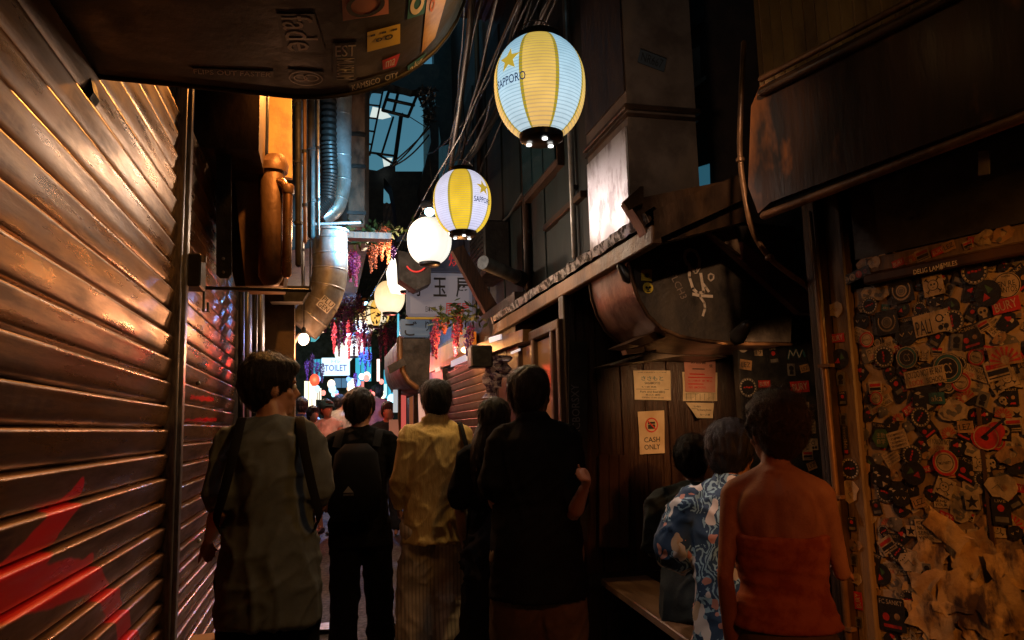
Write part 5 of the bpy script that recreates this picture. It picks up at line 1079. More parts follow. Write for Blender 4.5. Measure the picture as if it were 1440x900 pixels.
@S
def _():
    m=base_r(.085,.055,5)
    for k in range(9):
        a=k*PI/8; b_=a+.18; m.add([(0,y1,-.02),(.06*math.cos(a)*.7,y1,-.02+.045*math.sin(a)),(.06*math.cos(b_)*.7,y1,-.02+.045*math.sin(b_))],[(0,1,2)],2)
    disc(m,.012,y2,0,0,-.012); return m
@S
def _():
    m=base_d(.045,1,1.1,9); 
    for sx in(-1,1): stroke(m,[(sx*.018-.008,.008),(sx*.018,-.004),(sx*.018+.008,.008)],.0035,y1,0)
    return m
@S
def _(): m=base_r(.026,.10,1); put_text(m,'Invicible',0,.008,.078,.014,y1,0,-PI/2); rct(m,.015,.012,y1,2,0,-.042); return m
@S
def _():
    m=base_d(.035,2,1.2,12); disc(m,.024,y1,2,.028,.018); ring(m,.034,.031,y1,0); stroke(m,[(-.01,0),(.055,.05)],.007,y2,1); disc(m,.008,y2,1); return m
@S
def _(): m=base_d(.045,8,1,6); put_text(m,'主動',.0,.013,.04,.022,y1,0); put_text(m,'自学',.0,-.014,.04,.022,y1,0); return m
@S
def _():
    m=base_r(.085,.07,0)
    for k in range(4): put_text(m,'TATAMIBOYS',0,.022-.015*k,.07,.009,y1,1)
    return m
@S
def _(): m=base_r(.05,.05,0); m.add([(.024*(1 if i%2==0 else .4)*math.cos(PI/2+i*PI/5),y1,.024*(1 if i%2==0 else .4)*math.sin(PI/2+i*PI/5)) for i in range(10)]+[(0,y1,0)],[(i,(i+1)%10,10) for i in range(10)],1); return m
@S
def _():
    m=base_r(.05,.06,1); disc(m,.02,y1,0,0,.006); rct(m,.018,.014,y1,0,0,-.016)
    for sx in(-1,1): disc(m,.006,y2,1,sx*.008,.004,10)
    return m
@S
def _():
    m=base_r(.085,.075,0)
    for k,s_ in enumerate(('POX YEAH','NUDES','SEND','YOUR')): put_text(m,s_,-.008,.026-.017*k,.055,.012,y1,1)
    return m
@S
def _(): m=base_r(.09,.10,1); put_text(m,'FC SANKT',0,.036,.078,.014,y1,0); disc(m,.012,y1,2,-.02,-.01); disc(m,.01,y1,5,.018,-.005); rct(m,.06,.01,y1,2,0,-.036); return m
@S
def _(): m=base_d(.042,0); ring(m,.041,.033,y1,2); ring(m,.028,.026,y1,1); put_text(m,'NO PARTY',0,-.001,.04,.010,y1,1); return m
@S
def _(): m=base_r(.08,.055,0); stroke(m,[(-.03,-.01),(-.02,.015),(-.008,-.008),(.004,.014),(.014,-.01),(.03,.01)],.004,y1,1); return m
@S
def _(): m=base_r(.06,.045,5); put_text(m,'LEZ',0,0,.045,.022,y1,1,.1); return m
@S
def _():
    m=base_r(.10,.07,1)
    stroke(m,[(-.04,-.02),(-.03,.02),(-.015,-.01),(0,.022),(.012,-.018),(.03,.02),(.04,-.01)],.010,y1,3); stroke(m,[(-.04,-.018),(-.03,.018),(-.015,-.008),(0,.02),(.012,-.016),(.03,.018)],.003,y2,7); return m
@S
def _(): m=base_r(.07,.10,1); disc(m,.013,y1,2,0,.012); rct(m,.05,.02,y1,6,0,-.03); put_text(m,'LIVE',0,.038,.04,.010,y1,0); return m
@S
def _():
    m=base_r(.105,.032,1); 
    for k,s_ in enumerate('GATO'): disc(m,.011,y1,(0,0,2,1)[k],-.036+.024*k,0,16); put_text(m,s_,-.036+.024*k,0,.010,.013,y2,(1,1,0,2)[k])
    return m
@S
def _(): m=base_r(.075,.04,2); put_text(m,'BURY',0,0,.06,.025,y1,7,.08); return m
@S
def _(): m=base_r(.07,.05,3); put_text(m,'aka',-.0,0,.05,.026,y1,0); return m
@S
def _(): m=base_r(.05,.07,6); disc(m,.016,y1,1,0,.008); rct(m,.026,.02,y1,1,0,-.018); return m
@S
def _(): m=base_d(.03,7); put_text(m,'TAMT',0,.006,.035,.011,y1,1); put_text(m,'130',0,-.009,.025,.011,y1,1); return m
@S
def _():
    m=MB(); rr=random.Random(5); m.prism([((.05+rr.uniform(-.015,.01))*math.cos(a*2*PI/11),(.04+rr.uniform(-.015,.01))*math.sin(a*2*PI/11)) for a in range(11)],-.001,0,0); disc(m,.010,y1,5,.01,.0,7); stroke(m,[(-.03,-.005),(-.01,.01),(.005,-.01)],.0025,y1,6); return m
def blob(seed,mb_,mc,w_=.05,h_=.04):
    rr=random.Random(seed); m=MB(); n=rr.randint(6,12); m.prism([((w_+rr.uniform(-.012,.01))*math.cos(a*2*PI/n),(h_+rr.uniform(-.012,.01))*math.sin(a*2*PI/n)) for a in range(n)],-.001,0,mb_)
    for k in range(rr.randint(3,6)):
        cx,cz=rr.uniform(-.6,.6)*w_,rr.uniform(-.6,.6)*h_; q=rr.randint(3,6); r=rr.uniform(.006,.017); m.add([(cx+r*rr.uniform(.5,1.2)*math.cos(a*2*PI/q),y1-.0001*k,cz+r*rr.uniform(.4,1)*math.sin(a*2*PI/q)) for a in range(q)],[tuple(range(q))],rr.choice(mc))
    return m
D_+=[blob(1,0,(1,6,5)),blob(2,1,(0,2,7),.045,.05),blob(3,5,(1,0,2,6),.055,.035),blob(4,6,(1,0,7)),blob(5,1,(3,7,4),.05,.05)]
DM=[]
amb={'ink':m_ink}
for i,m in enumerate(D_):
    DM.append(m.mesh('sticker_design',SM,0))
rs=random.Random(21)
def fplace(fr,par,u,v,di,ang=0,s_=1,lay=.02,label=None):
    x,z=fr.px(u,v); inst(DM[di],'sticker',par,(x,-.0185-lay,z),(0,-ang,0),(s_,1,s_),label=label)
# loose scatter fills the door, then the recognisable ones sit on top
cnt=0
v=372
occ=[]
while v<905:
    u=1220+rs.uniform(0,8)
    while u<1455:
        if not(v>770 and u>1300):
            di=rs.choice([30,9,20,16,28,26,10,3,24,5,0,15,19,27,8,17,4,11,18,22,31,32,33,34,31,32,33,34,35,31,32,33]); fplace(FW,sdn,u+rs.uniform(-9,9),v+rs.uniform(-8,8),di,rs.gauss(0,.35),rs.uniform(.42,.82),rs.uniform(.0,.007)); cnt+=1
        u+=rs.uniform(17.5,24.5)
    v+=21
for k in range(60):
    if cnt<250: uu=rs.uniform(1460,1640); fplace(FW,sdn,uu,rs.uniform(300,980),rs.choice((31,32,33,34,9,15,8,3,19,4)),rs.gauss(0,.3),rs.uniform(.9,1.4),rs.uniform(0,.007)); cnt+=1
top=[(1255,458-4,4,.05,1),(1320,402,3,.08,1.1),(1378,383,0,0,1.1),(1423,402,1,0,1.0),(1396,413,5,.5,1),(1230,430,0,.2,.85),(1218,435,17,0,.6),(1318,455,2,.12,1.15),(1347,452,0,1.57,1),(1275,410,4,.1,1.),(1282,471,11,.1,1.05),(1283,503,7,0,.9),(1295,497,6,.1,1),(1340,518,7,0,1.15),(1250,502,0,1.57,1),(1308,530,8,.12,1.2),(1420,500,10,.1,1.3),(1410,520,9,.2,1.5),(1422,430,26,.1,1.3),(1308,560,35,0,1.2),(1302,586,0,.9,.9),(1325,560,27,0,.9),(1350,575,31,.1,1.1),(1394,615,13,0,1.35),(1247,616,14,0,.95),(1270,618,15,.25,1),(1290,640,0,1.2,.95),(1337,650,20,.1,1.2),(1293,665,5,2,.95),(1247,670,35,0,1.0),(1300,705,22,.3,1),(1275,700,11,0,.8),(1375,705,16,.05,1.1),(1416,718,24,0,.95),(1416,685,30,0,1.1),(1312,745,18,.08,1.15),(1255,765,9,.6,1.2),(1270,775,0,.8,.9),(1290,790,30,.1,1.1),(1262,862,19,.02,1.3),(1312,800,28,.1,.7),(1430,640,33,.2,1.),(1365,600,22,0,1),(1226,478,20,0,.8),(1240,560,20,0,.7),(1238,545,9,0,1),(1210,0,0,0,0)]
for u,v,di,a,s_ in top[:-1]: fplace(FW,sdn,u,v,di,a,s_*.84,.009+rs.uniform(0,.003)); cnt+=1
print('stickers',cnt)
pst=[(1186,437,30,0,.7),(1190,476,26,0,.8),(1194,505,5,0,.75),(1195,533,28,0,.7),(1198,560,24,0,.5),(1199,589,28,0,.6),(1202,618,12,0,1.),(1208,658,0,0,.85),(1209,690,30,1.5,.8),(1211,735,24,.05,.5),(1214,765,33,0,.6),(1214,785,28,0,.55),(1216,812,30,0,.5),(1220,842,26,1.57,.8),(1221,872,28,0,.5)]
for u,v,di,a,s_ in pst: fplace(FW,dw,u,v,di,a,s_,.032)
for u,v,di,a,s_ in((1214,389,25,.22,1.15),(1240,371,30,.2,.5),(1274,371,26,.2,.6),(1291,366,10,.2,.5),(1308,360,9,.2,.8),(1330,355,26,.2,.6),(1345,348,22,.2,.7),(1372,346,9,.2,.5),(1375,343,26,1.2,.5),(1395,337,30,.2,.6),(1420,332,33,.2,.7)): fplace(FW,dw,u,v,di,a,s_,.024)
for u,v,st,wd in((1305,379,'DELIG LAMB',.10),(1333,372,'15MILES',.06)): x,z=FW.px(u,v,-.066); mb=MB(); put_text(mb,st,x,z,wd,.016,-.0665,0,.0); mb.build('lettering',m_paper,dw,0)
# heap of torn, peeling paper on the door
tp=random.Random(6)
crn=[((1345,770),60,40,-.25),((1395,800),70,45,.35),((1330,830),60,45,.2),((1375,850),70,50,-.3),((1420,850),50,50,.5),((1350,885),70,40,.1),((1310,790),40,50,-.5),((1400,885),60,40,.2),((1340,745),50,25,-.6),((1430,800),40,40,.3),((1300,850),35,50,.4),((1375,775),50,35,.5),((1320,870),50,40,-.3)]
m_torn=mat('torn_sticker_backing',(.50,.31,.13),.4,c2=(.33,.18,.07),sc_=14,bump=.5,bs=22,c3=(.07,.04,.03),sc3=13,r2=.3)
for crn_i,((u_,v_),wp,hp_,ang) in enumerate(crn):
    x,z=FW.px(u_,v_); W=wp/450*1.35; H=hp_/450*1.3; K=8; mb=MB(); sd_=tp.uniform(0,50); vs=[]
    for j in range(K+1):
        for i in range(K+1):
            a=(i/K-.5)*W*(1+.25*mnoise.noise(Vector((j*.7,sd_,0)))); b_=(j/K-.5)*H*(1+.25*mnoise.noise(Vector((i*.7,sd_,3)))); q=Vector((a*18+sd_,b_*18,sd_)); d=.018+.010*abs(mnoise.noise(q*.5))*2+.008*mnoise.noise(q*1.4)+.022*max(0,(i/K-.6))+.004*(crn_i%5)
            vs.append((x+a*math.cos(ang)-b_*math.sin(ang),-d,z+a*math.sin(ang)+b_*math.cos(ang)))
    mb.add(vs,[(j*(K+1)+i,j*(K+1)+i+1,(j+1)*(K+1)+i+1,(j+1)*(K+1)+i) for j in range(K) for i in range(K)]); mb.build('torn_paper',m_torn,sdn,25)
# fascia, corrugated sheets and soffit above the door
fo=-.36
def polyW(pxs,off,th,m,name,par):
    return MB().prism([FW.px(u,v,off) for u,v in pxs][::-1],off,off+th).build(name,m,par,30)
fa=FW.thing('rusty_fascia','wide streaked rusty metal fascia jutting out over the sticker door','fascia')
polyW([(1052,262),(1056,150),(1068,122),(1330,-12),(1760,-240),(1760,10),(1440,151),(1084,284),(1066,300)],fo,.03,m_rustd2:=mat('streaked_rust_sheet',(.035,.015,.008),.42,.35,c2=(.014,.008,.006),sc_=2.2,st=(3.5,3.5,.5),bump=.2,bs=8,bst=(3,3,.6),c3=(.26,.09,.022),sc3=2.6,r2=.32),'front_sheet',fa)
a=FW.px(1066,302,fo-.03); b_=FW.px(1440,158,fo-.03); c_=FW.px(1760,22,fo-.03); MB().tube([(a[0],fo-.0,a[1]),(b_[0],fo-.0,b_[1]),(c_[0],fo,c_[1])],.016,8).build('bottom_lip',m_rust,fa,60)
a=FW.px(1066,128,fo-.03); b_=FW.px(1311,4,fo-.03); c_=FW.px(1760,-225,fo-.03)
for k,dz in enumerate((0,.05)): MB().tube([(a[0],fo-.01,a[1]+dz),(b_[0],fo-.01,b_[1]+dz),(c_[0],fo-.01,c_[1]+dz)],.018-.006*k,8).build('top_flange',m_rust if k else m_rustd,fa,60)
lo_=[FW.px(1066,304,fo),FW.px(1440,155,fo),FW.px(1760,15,fo)]; mb=MB().add([(lo_[0][0],fo+.03,lo_[0][1]),(lo_[1][0],fo+.03,lo_[1][1]),(lo_[2][0],fo+.03,lo_[2][1]),(lo_[2][0],.0,ztop+.42),(lo_[1][0],.0,ztop+.42),(lo_[0][0],.0,ztop+.42)],[(0,1,4,5),(1,2,3,4)]); mb.build('soffit',m_dark,fa)
cs=FW.thing('corrugated_sheet','ochre corrugated iron sheets above the rusty fascia','metal sheet'); x0=FW.px(1064,60,-.30)[0]; x1=FW.px(1470,0,-.30)[0]; n=int((x1-x0)/.012); vs=[]
pa=FW.px(1064,124,-.30); pb=FW.px(1311,0,-.30)
for i in range(n+1):
    x=x0+(x1-x0)*i/n; zb_=pa[1]+(x-pa[0])*(pb[1]-pa[1])/(pb[0]-pa[0])+.01; y=-.30+.012*math.sin(i*PI/2); vs+=[(x,y,zb_-.05),(x,y,5.4)]
MB().add(vs,[(2*i,2*i+2,2*i+3,2*i+1) for i in range(n)]).build('sheet',mat('ochre_corrugated_iron',(.26,.15,.055),.5,.3,c2=(.12,.06,.025),sc_=6,st=(1,1,.4),bump=.3,c3=(.32,.2,.08)),cs,60)
oc=FW.thing('hanging_tag','small shiny metal plate dangling under the fascia','metal plate'); x,z=FW.px(1384,229,-.2); MB().box((x,-.2,z),(.03,.008,.07),0,Matrix.Rotation(.12,3,'Y')).build('plate',m_galv,oc); MB().tube([(x,-.2,z+.035),(x,-.2,z+.16)],.002,5).build('wire',m_cable,oc)
for (u,v,st) in((1340,228,'GEM'),(1262,282,'OPEN')): x,z=FW.px(u,v,-.16); 
cd=thing('conduit','bent brown conduit snaking down from the fascia corner to the door post','conduit'); P3=[dep(u,v,d) for u,v,d in((1046,60,3.0),(1041,165,2.95),(1041,225,2.95),(1050,290,2.9),(1060,328,2.9),(1082,362,2.9),(1110,385,2.92),(1135,403,2.95),(1155,425,2.95),(1172,455,2.95),(1180,520,2.95))]
q=[]
for i in range(len(P3)-1):
    p0=P3[max(i-1,0)];p1=P3[i];p2=P3[i+1];p3=P3[min(i+2,len(P3)-1)]
    for k in range(4): t_=k/4; q.append(.5*((2*p1)+(p2-p0)*t_+(2*p0-5*p1+4*p2-p3)*t_*t_+(-p0+3*p1-3*p2+p3)*t_**3))
MB().tube(q,.011,8).build('tube',m_rust,cd,60)
for k in(8,20,30): MB().lathe([(.013,-.01),(.017,-.006),(.017,.006),(.013,.01)],tuple(q[k]),12).build('coupling',m_rust,cd,40)
# black board with stickers (faces the alley mouth)
bb=thing('sticker_board','narrow black board with scattered stickers next to the plank wall','board',(0,3.6,0)); a=F0(3.6).px(1035,452); b_=F0(3.6).px(1146,452)
MB().box(((a[0]+b_[0])/2,.03,1.0),(b_[0]-a[0],.06,1.95),ch=.006).build('panel',m_black,bb); polyY([(1100,420),(1114,392),(1127,400),(1127,430),(1112,430)],3.62,.02,mat('ochre_lit_patch',(0,0,0)),'scrap',None) if False else None
f=F0(3.6)
for u,v,di,a_,s_ in((1048,462,34,.1,.7),(1075,464,17,.2,.8),(1100,462,8,0,.6),(1041,476,20,0,.5),(1044,489,29,0,.75),(1048,513,22,-.15,1.0),(1066,495,6,0,1.2),(1087,500,24,.1,.8),(1051,545,0,0,1.),(1074,540,26,0,.8),(1118,470,12,-.1,.9),(1119,498,23,0,1.1),(1131,518,22,.2,.8),(1124,544,26,.05,1.3),(1128,575,18,0,.8),(1136,600,15,0,.9),(1137,625,2,0,.7),(1141,655,22,.3,.8),(1135,640,9,0,.9),(1112,520,28,0,.8)):
    x,z=f.px(u,v); inst(DM[di],'sticker',bb,(x,-.003-rs.uniform(0,.003),z),(0,-a_,0),(s_*1.15,1,s_*1.15))
# bench
bn=thing('bench','long plain wooden bench the two seated people share','bench'); b0=Vector((1.57,4.6,.54)); b1=Vector((1.40,2.55,.54)); dd=(b1-b0).normalized(); sd_=Vector((-dd.y,dd.x,0)); sd_=sd_ if sd_.x>0 else -sd_
M_=Matrix.Rotation(math.atan2(dd.y,dd.x),3,'Z'); cc=(b0+b1)/2+sd_*.13
MB().box(cc,((b1-b0).length,.28,.04),0,M_,ch=.005).build('seat',mat('bench_wood',(.34,.19,.10),.4,c2=(.2,.1,.05),sc_=6,st=(3,.6,1),bump=.4,bs=20,r2=.3),bn)
for t_ in(.08,.92):
    for o_ in(.04,.22): p=b0.lerp(b1,t_)+sd_*o_; MB().box((p.x,p.y,.26),(.05,.05,.52),0,M_,ch=.004).build('leg',m_wooddk,bn)
MB().box(cc-Z*.30,((b1-b0).length*.82,.03,.05),0,M_).build('stretcher',m_wooddk,bn)
# cardboard box by the shutter
p=on(296,905,'x',-.42); cbx=thing('cardboard_box','flat cardboard box edge lying by the second shutter','box',(p.x,p.y,0),.1); z_=p.z; 
zc=max(z_,.2); MB().box((0,0,zc/2),(.16,.30,zc),ch=.004).build('carton',mat('cardboard',(.48,.30,.16),.75,c2=(.4,.25,.13),sc_=9,bump=.2),cbx); MB().box((-.03,0,zc+.004),(.08,.28,.005)).box((.05,0,zc+.006),(.07,.28,.005)).build('flap',mat('cardboard',(0,0,0)),cbx)
# ---------------------------------------------------------------- people in the alley
def cloth(n,c,**k): return mat(n,c,.9,c2=tuple(x*.75 for x in c),sc_=12,bump=.25,bs=300,spec=.15 if sum(c)<.1 else .3,space='o',**k)
m_tgrey=cloth('sage_grey_cotton',(.14,.17,.19)); m_tblk=cloth('black_cotton',(.006,.006,.0065)); m_navy=cloth('navy_denim',(.03,.035,.05)); m_khaki=cloth('khaki_cotton',(.20,.15,.10)); m_olive=cloth('olive_cotton',(.17,.13,.08))
m_yshirt=mat('mustard_linen',(.82,.60,.24),.8,c2=(.68,.46,.16),sc_=60,st=(1,1,.15),bump=.5,bs=120,bst=(1,1,.2),space='o')
m_org2=mat('rust_orange_knit',(.42,.12,.045),.85,c2=(.28,.055,.025),sc_=20,bump=.3,bs=160,bst=(1,1,4),space='o')
m_strap=cloth('black_webbing',(.015,.015,.016))
def striped():
    m=mat('striped_trousers',(.8,.7,.56),.8,space='o',c2=(.56,.47,.37),sc_=8); t=m.node_tree; N=t.nodes; L=t.links; b=N['Principled BSDF']; src=b.inputs['Base Color'].links[0].from_socket
    tc=N.new('ShaderNodeTexCoord'); s=N.new('ShaderNodeSeparateXYZ'); L.new(tc.outputs['Object'],s.inputs[0]); q=N.new('ShaderNodeMath'); q.operation='MULTIPLY'; q.inputs[1].default_value=2*PI/.021; L.new(s.outputs[0],q.inputs[0]); z=N.new('ShaderNodeMath'); z.operation='SINE'; L.new(q.outputs[0],z.inputs[0]); k=N.new('ShaderNodeMath'); k.operation='GREATER_THAN'; k.inputs[1].default_value=.45; L.new(z.outputs[0],k.inputs[0])
    mx=N.new('ShaderNodeMix'); mx.data_type='RGBA'; L.new(k.outputs[0],mx.inputs[0]); L.new(src,mx.inputs[6]); mx.inputs[7].default_value=(.48,.40,.32,1); L.new(mx.outputs[2],b.inputs['Base Color']); return m
m_stripe=striped()
def aloha():
    m=bpy.data.materials.new('floral_shirt_print'); m.use_nodes=True; t=m.node_tree; N=t.nodes; L=t.links; b=N['Principled BSDF']; b.inputs['Roughness'].default_value=.7
    tc=N.new('ShaderNodeTexCoord'); n=N.new('ShaderNodeTexNoise'); n.inputs['Scale'].default_value=9; L.new(tc.outputs['Object'],n.inputs[0])
    ad=N.new('ShaderNodeMix'); ad.data_type='VECTOR'; ad.inputs[0].default_value=.13; L.new(tc.outputs['Object'],ad.inputs[4]); L.new(n.outputs['Color'],ad.inputs[5])
    def band(scale,th,stretch):
        mp=N.new('ShaderNodeMapping'); mp.inputs['Scale'].default_value=stretch; L.new(ad.outputs[1],mp.inputs[0]); v=N.new('ShaderNodeTexVoronoi'); v.inputs['Scale'].default_value=scale; L.new(mp.outputs[0],v.inputs['Vector'])
        s=N.new('ShaderNodeSeparateColor'); L.new(v.outputs['Color'],s.inputs[0]); return v,s
    cur=None
    base=(.025,.065,.13)
    w=N.new('ShaderNodeTexWave'); w.inputs['Scale'].default_value=17; w.inputs['Distortion'].default_value=16; w.inputs['Detail'].default_value=3; L.new(ad.outputs[1],w.inputs['Vector'])
    def over(prev,maskout,c):
        mx=N.new('ShaderNodeMix'); mx.data_type='RGBA'; L.new(maskout,mx.inputs[0])
        if isinstance(prev,tuple): mx.inputs[6].default_value=(*prev,1)
        else: L.new(prev,mx.inputs[6])
        mx.inputs[7].default_value=(*c,1); return mx.outputs[2]
    def gt(o,th,op='GREATER_THAN'): q=N.new('ShaderNodeMath'); q.operation=op; q.inputs[1].default_value=th; L.new(o,q.inputs[0]); return q.outputs[0]
    def mul(a,b_): q=N.new('ShaderNodeMath'); q.operation='MULTIPLY'; L.new(a,q.inputs[0]); L.new(b_,q.inputs[1]); return q.outputs[0]
    v1,s1=band(15,.5,(1,1,.7)); v2,s2=band(24,.5,(1,1,1)); v3,s3=band(10,.5,(1,1,1))
    c=over(base,mul(gt(w.outputs['Fac'],.62),gt(s1.outputs[0],.45)),(.30,.50,.58))
    c=over(c,mul(gt(v1.outputs['Distance'],.045*9 if False else .5,'LESS_THAN'),gt(s1.outputs[0],.62)),(.78,.74,.68))
    c=over(c,mul(gt(v2.outputs['Distance'],.42,'LESS_THAN'),gt(s2.outputs[1],.78)),(.62,.28,.20))
    c=over(c,mul(gt(v3.outputs['Distance'],.25,'LESS_THAN'),gt(s3.outputs[2],.6)),(.6,.45,.28))
    L.new(c,b.inputs['Base Color']); return m
m_aloha=aloha()
def base(u,v,D,gz=0): p=dep(u,v,D); return p,(p.x,p.y,slope(p.y))
def tol(q,l,rz): v=Matrix.Rotation(RD(-rz),3,'Z')@(q-Vector(l)); return tuple(v)
def headH(p,y): return (p.z-slope(y))
p,l=base(383,502,3.1)
P1=person('man in a sage grey T-shirt and black shorts, walking beside the shutter',l,RD(2),headH(p,l[1])*1.0,sh=.145,elL=(-.178,-.05,1.13),elR=(.180,-.03,1.13),wrL=(-.225,.10,1.02),wrR=(.16,.20,1.10),ftL=(-.12,.12,.08),ftR=(.10,-.1,.08),hy=RD(-76),hp=RD(-4),vox=.008,eyes=True,
 shirt=dict(m=m_tgrey,name='t_shirt',g=.022,w=[.172,.164,.148,.148,.128,.06],d=[.14,.135,.12,.125,.10,.06],hem=.70,flare=.004,sleeve=.80,sr=.062,sr1=.074,fold=.010,seed=1),
 trouser=dict(m=m_tblk,name='shorts',len=1.05,r0=.10,r1=.095,g=.0),hair=dict(style='bun',bun=(0,-.075,.10),br=.036,n=2600))
s_=P1['s']; R1=P1['root']
bp1=thing('backpack','black backpack worn on the front with straps over the sage grey T-shirt','backpack',tuple(R1.location),R1.rotation_euler.z)
for sx in(-1,1): strap(bp1,[(sx*.172*s_,-.03,1.05*s_,sx,-.3,0),(sx*.185*s_,-.115*s_,1.10*s_,sx*.7,-1,0),(sx*.155*s_,-.150*s_,1.22*s_,sx*.3,-1,.1),(sx*.125*s_,-.142*s_,1.36*s_,0,-1,.3),(sx*.11*s_,-.05*s_,1.468*s_,0,-.3,1),(sx*.11*s_,.06*s_,1.455*s_,0,.3,1),(sx*.12*s_,.17*s_,1.30*s_,0,1,.2)],.036,m_strap)
MB().box((0,.27,1.12),(.28,.16,.40),ch=.05).build('bag_body',m_tblk,bp1,60)
p,l=base(507,549,4.9)
P2=person('man in black T-shirt and black trousers seen from behind, black backpack on him',l,RD(-4),headH(p,l[1]),elL=(-.24,-.02,1.13),elR=(.265,-.03,1.13),wrL=(-.24,.18,1.02),wrR=(.315,.05,.90),ftL=(-.10,-.12,.08),ftR=(.13,.20,.08),hy=RD(-28),hp=RD(-6),vox=.009,curl=(.4,.55),
 shirt=dict(m=m_tblk,name='t_shirt',g=.02,w=[.165,.163,.15,.162,.14,.06],hem=.74,sleeve=.66,sr=.066,sr1=.072,seed=2),trouser=dict(m=m_tblk,len=1.92,r0=.105,r1=.085),hair=dict(style='short',n=900),shoes=mat('white_sneaker',(.5,.48,.45),.5))
R2=P2['root']; s_=P2['s']; bk2=thing('backpack','black soft backpack hanging low on the black T-shirt man','backpack',tuple(R2.location),R2.rotation_euler.z)
m=MB(); m.loft([(Vector((-.03,-.22,.92))*s_,X,Yv,.13*s_,.06*s_),(Vector((-.03,-.25,.98))*s_,X,Yv,.16*s_,.10*s_),(Vector((-.02,-.24,1.15))*s_,X,Yv,.155*s_,.10*s_),(Vector((-.02,-.20,1.32))*s_,X,Yv,.13*s_,.07*s_),(Vector((-.02,-.17,1.38))*s_,X,Yv,.07*s_,.03*s_)],24,ex=.7); m.build('bag_body',m_tblk,bk2,80); 
for sx in(-1,1): strap(bk2,[(sx*.12-.02,-.16,1.33,0,-1,.3),(sx*.12,-.06,1.46*s_,0,-.3,1),(sx*.13,.06,1.43*s_,0,.6,.8)],.05,m_strap)
m=MB(); put_text(m,'ADVENTURE',0,0,.06,.012,0,0); m.add([(-.03,0,.012),(.03,0,.012),(0,0,.05)],[(0,1,2)],0); o=m.build('logo_patch',m_grey,bk2,0,loc=(-.06,-.352*s_,1.06))
p,l=base(611,536,4.6)
P3_=person('woman in a mustard long sleeved shirt and wide striped trousers',l,RD(-4),headH(p,l[1]),fem=True,sh=.15,elL=(-.205,-.01,1.15),elR=(.215,0,1.15),wrL=(-.21,.16,.98),wrR=(.19,.18,1.0),ftL=(-.10,.10,.08),ftR=(.12,-.10,.08),hy=RD(20),hp=RD(-6),
 shirt=dict(m=m_yshirt,name='shirt',g=.026,w=[.160,.158,.148,.148,.125,.055],d=[.125,.125,.12,.125,.10,.06],hem=.785,flare=.01,sleeve=1.85,sr=.068,sr1=.062,collar=True,fold=.010,seed=4),
 trouser=dict(m=m_stripe,name='wide_trousers',len=1.95,r0=.108,r1=.135,g=.018,fold=.012),hair=dict(style='short',m=m_hair,n=2400))
R3=P3_['root']; s_=P3_['s']; bg_=thing('shoulder_bag','black slouchy shoulder bag on the mustard shirt woman\'s side','shoulder bag',tuple(R3.location),R3.rotation_euler.z)
m=MB(); m.loft([(Vector((.245,-.04,.74)),X,Yv,.05,.09),(Vector((.25,-.04,.79)),X,Yv,.085,.13),(Vector((.245,-.04,.90)),X,Yv,.075,.12),(Vector((.225,-.03,1.0)),X,Yv,.03,.05),(Vector((.215,-.03,1.06)),X,Yv,.015,.02)],20); m.build('bag_body',m_tblk,bg_,80)
strap(bg_,[(.21,-.05,1.04,.6,-1,0),(.195,-.135,1.2,.5,-1,0),(.165,-.13,1.36*s_,.3,-1,.3),(.145,-.02,1.47*s_,0,0,1),(.15,.09,1.38*s_,0,1,.4)],.028,m_strap)
p,l=base(695,562,4.15)
P4=person('woman with very long dark hair beside the black shirt man',l,RD(-25),headH(p,l[1]),fem=True,sh=.16,elL=(-.22,-.02,1.12),elR=(.22,0,1.12),wrL=(-.24,.12,.92),wrR=(.2,.14,.95),hy=RD(-15),hp=RD(-8),
 shirt=dict(m=m_tblk,g=.018,hem=.80,sleeve=.9,seed=6),trouser=dict(m=m_navy,name='long_skirt',skirt=.14,fold=.02),hair=dict(style='long',len=.42,n=2600,m=m_hairb))
wb=thing('woven_bag','pale quilted mesh shopping bag held low in front of the black shirt man','bag'); q=dep(693,870,4.0); m=MB()
for k in range(2): pass
m.loft([(q+Vector((.02,0,-.26)),X,Yv,.12,.07),(q+Vector((.0,0,-.1)),X,Yv,.10,.07),(q+Vector((-.005,0,.05)),X,Yv,.07,.05),(q+Vector((0,0,.13)),X,Yv,.03,.02)],20); m.build('bag_body',mat('quilted_cream',(.45,.33,.2),.7,c2=(.25,.17,.1),sc_=38,bump=1,bs=60),wb,80)
MB().tube([q+Z*.12,q+Z*.3,q+Vector((.03,0,.42))],.006).build('handle',m_khaki,wb,60)
p,l=base(748,519,3.6)
P5=person('man in a black short sleeved shirt and khaki shorts with one hand raised',l,RD(-14),headH(p,l[1]),sh=.152,elL=(-.19,-.02,1.12),elR=tol(dep(806,722,3.42),l,-14),wrL=(-.17,.2,1.05),wrR=tol(dep(822,682,3.28),l,-14),ftL=(-.13,0,.08),ftR=(.13,.05,.08),hy=RD(-36),hp=RD(-2),vox=.008,curl=(.5,1.0),eyes=True,
 shirt=dict(m=m_tblk,name='shirt',g=.028,w=[.186,.184,.168,.160,.138,.06],d=[.15,.15,.135,.135,.105,.06],hem=.68,flare=.016,sleeve=.80,sr=.068,sr1=.082,collar=True,seed=7),trouser=dict(m=m_khaki,name='shorts',len=1.1,r0=.125,r1=.115,g=.02),hair=dict(style='crop',m=m_hairb,n=3000))
def seated(lean,f=.12): return [(0,-.04,.545),(0,.0,.64),(0,.02+lean*.25,.79),(0,.03+lean*.75,.97),(0,.03+lean*1.1,1.08),(0,.06+lean*1.35,1.155)]
sk=dict(seat=True,ftL=(-.10,.42,.10),ftR=(.12,.40,.10))
p,l=base(972,612,3.62)
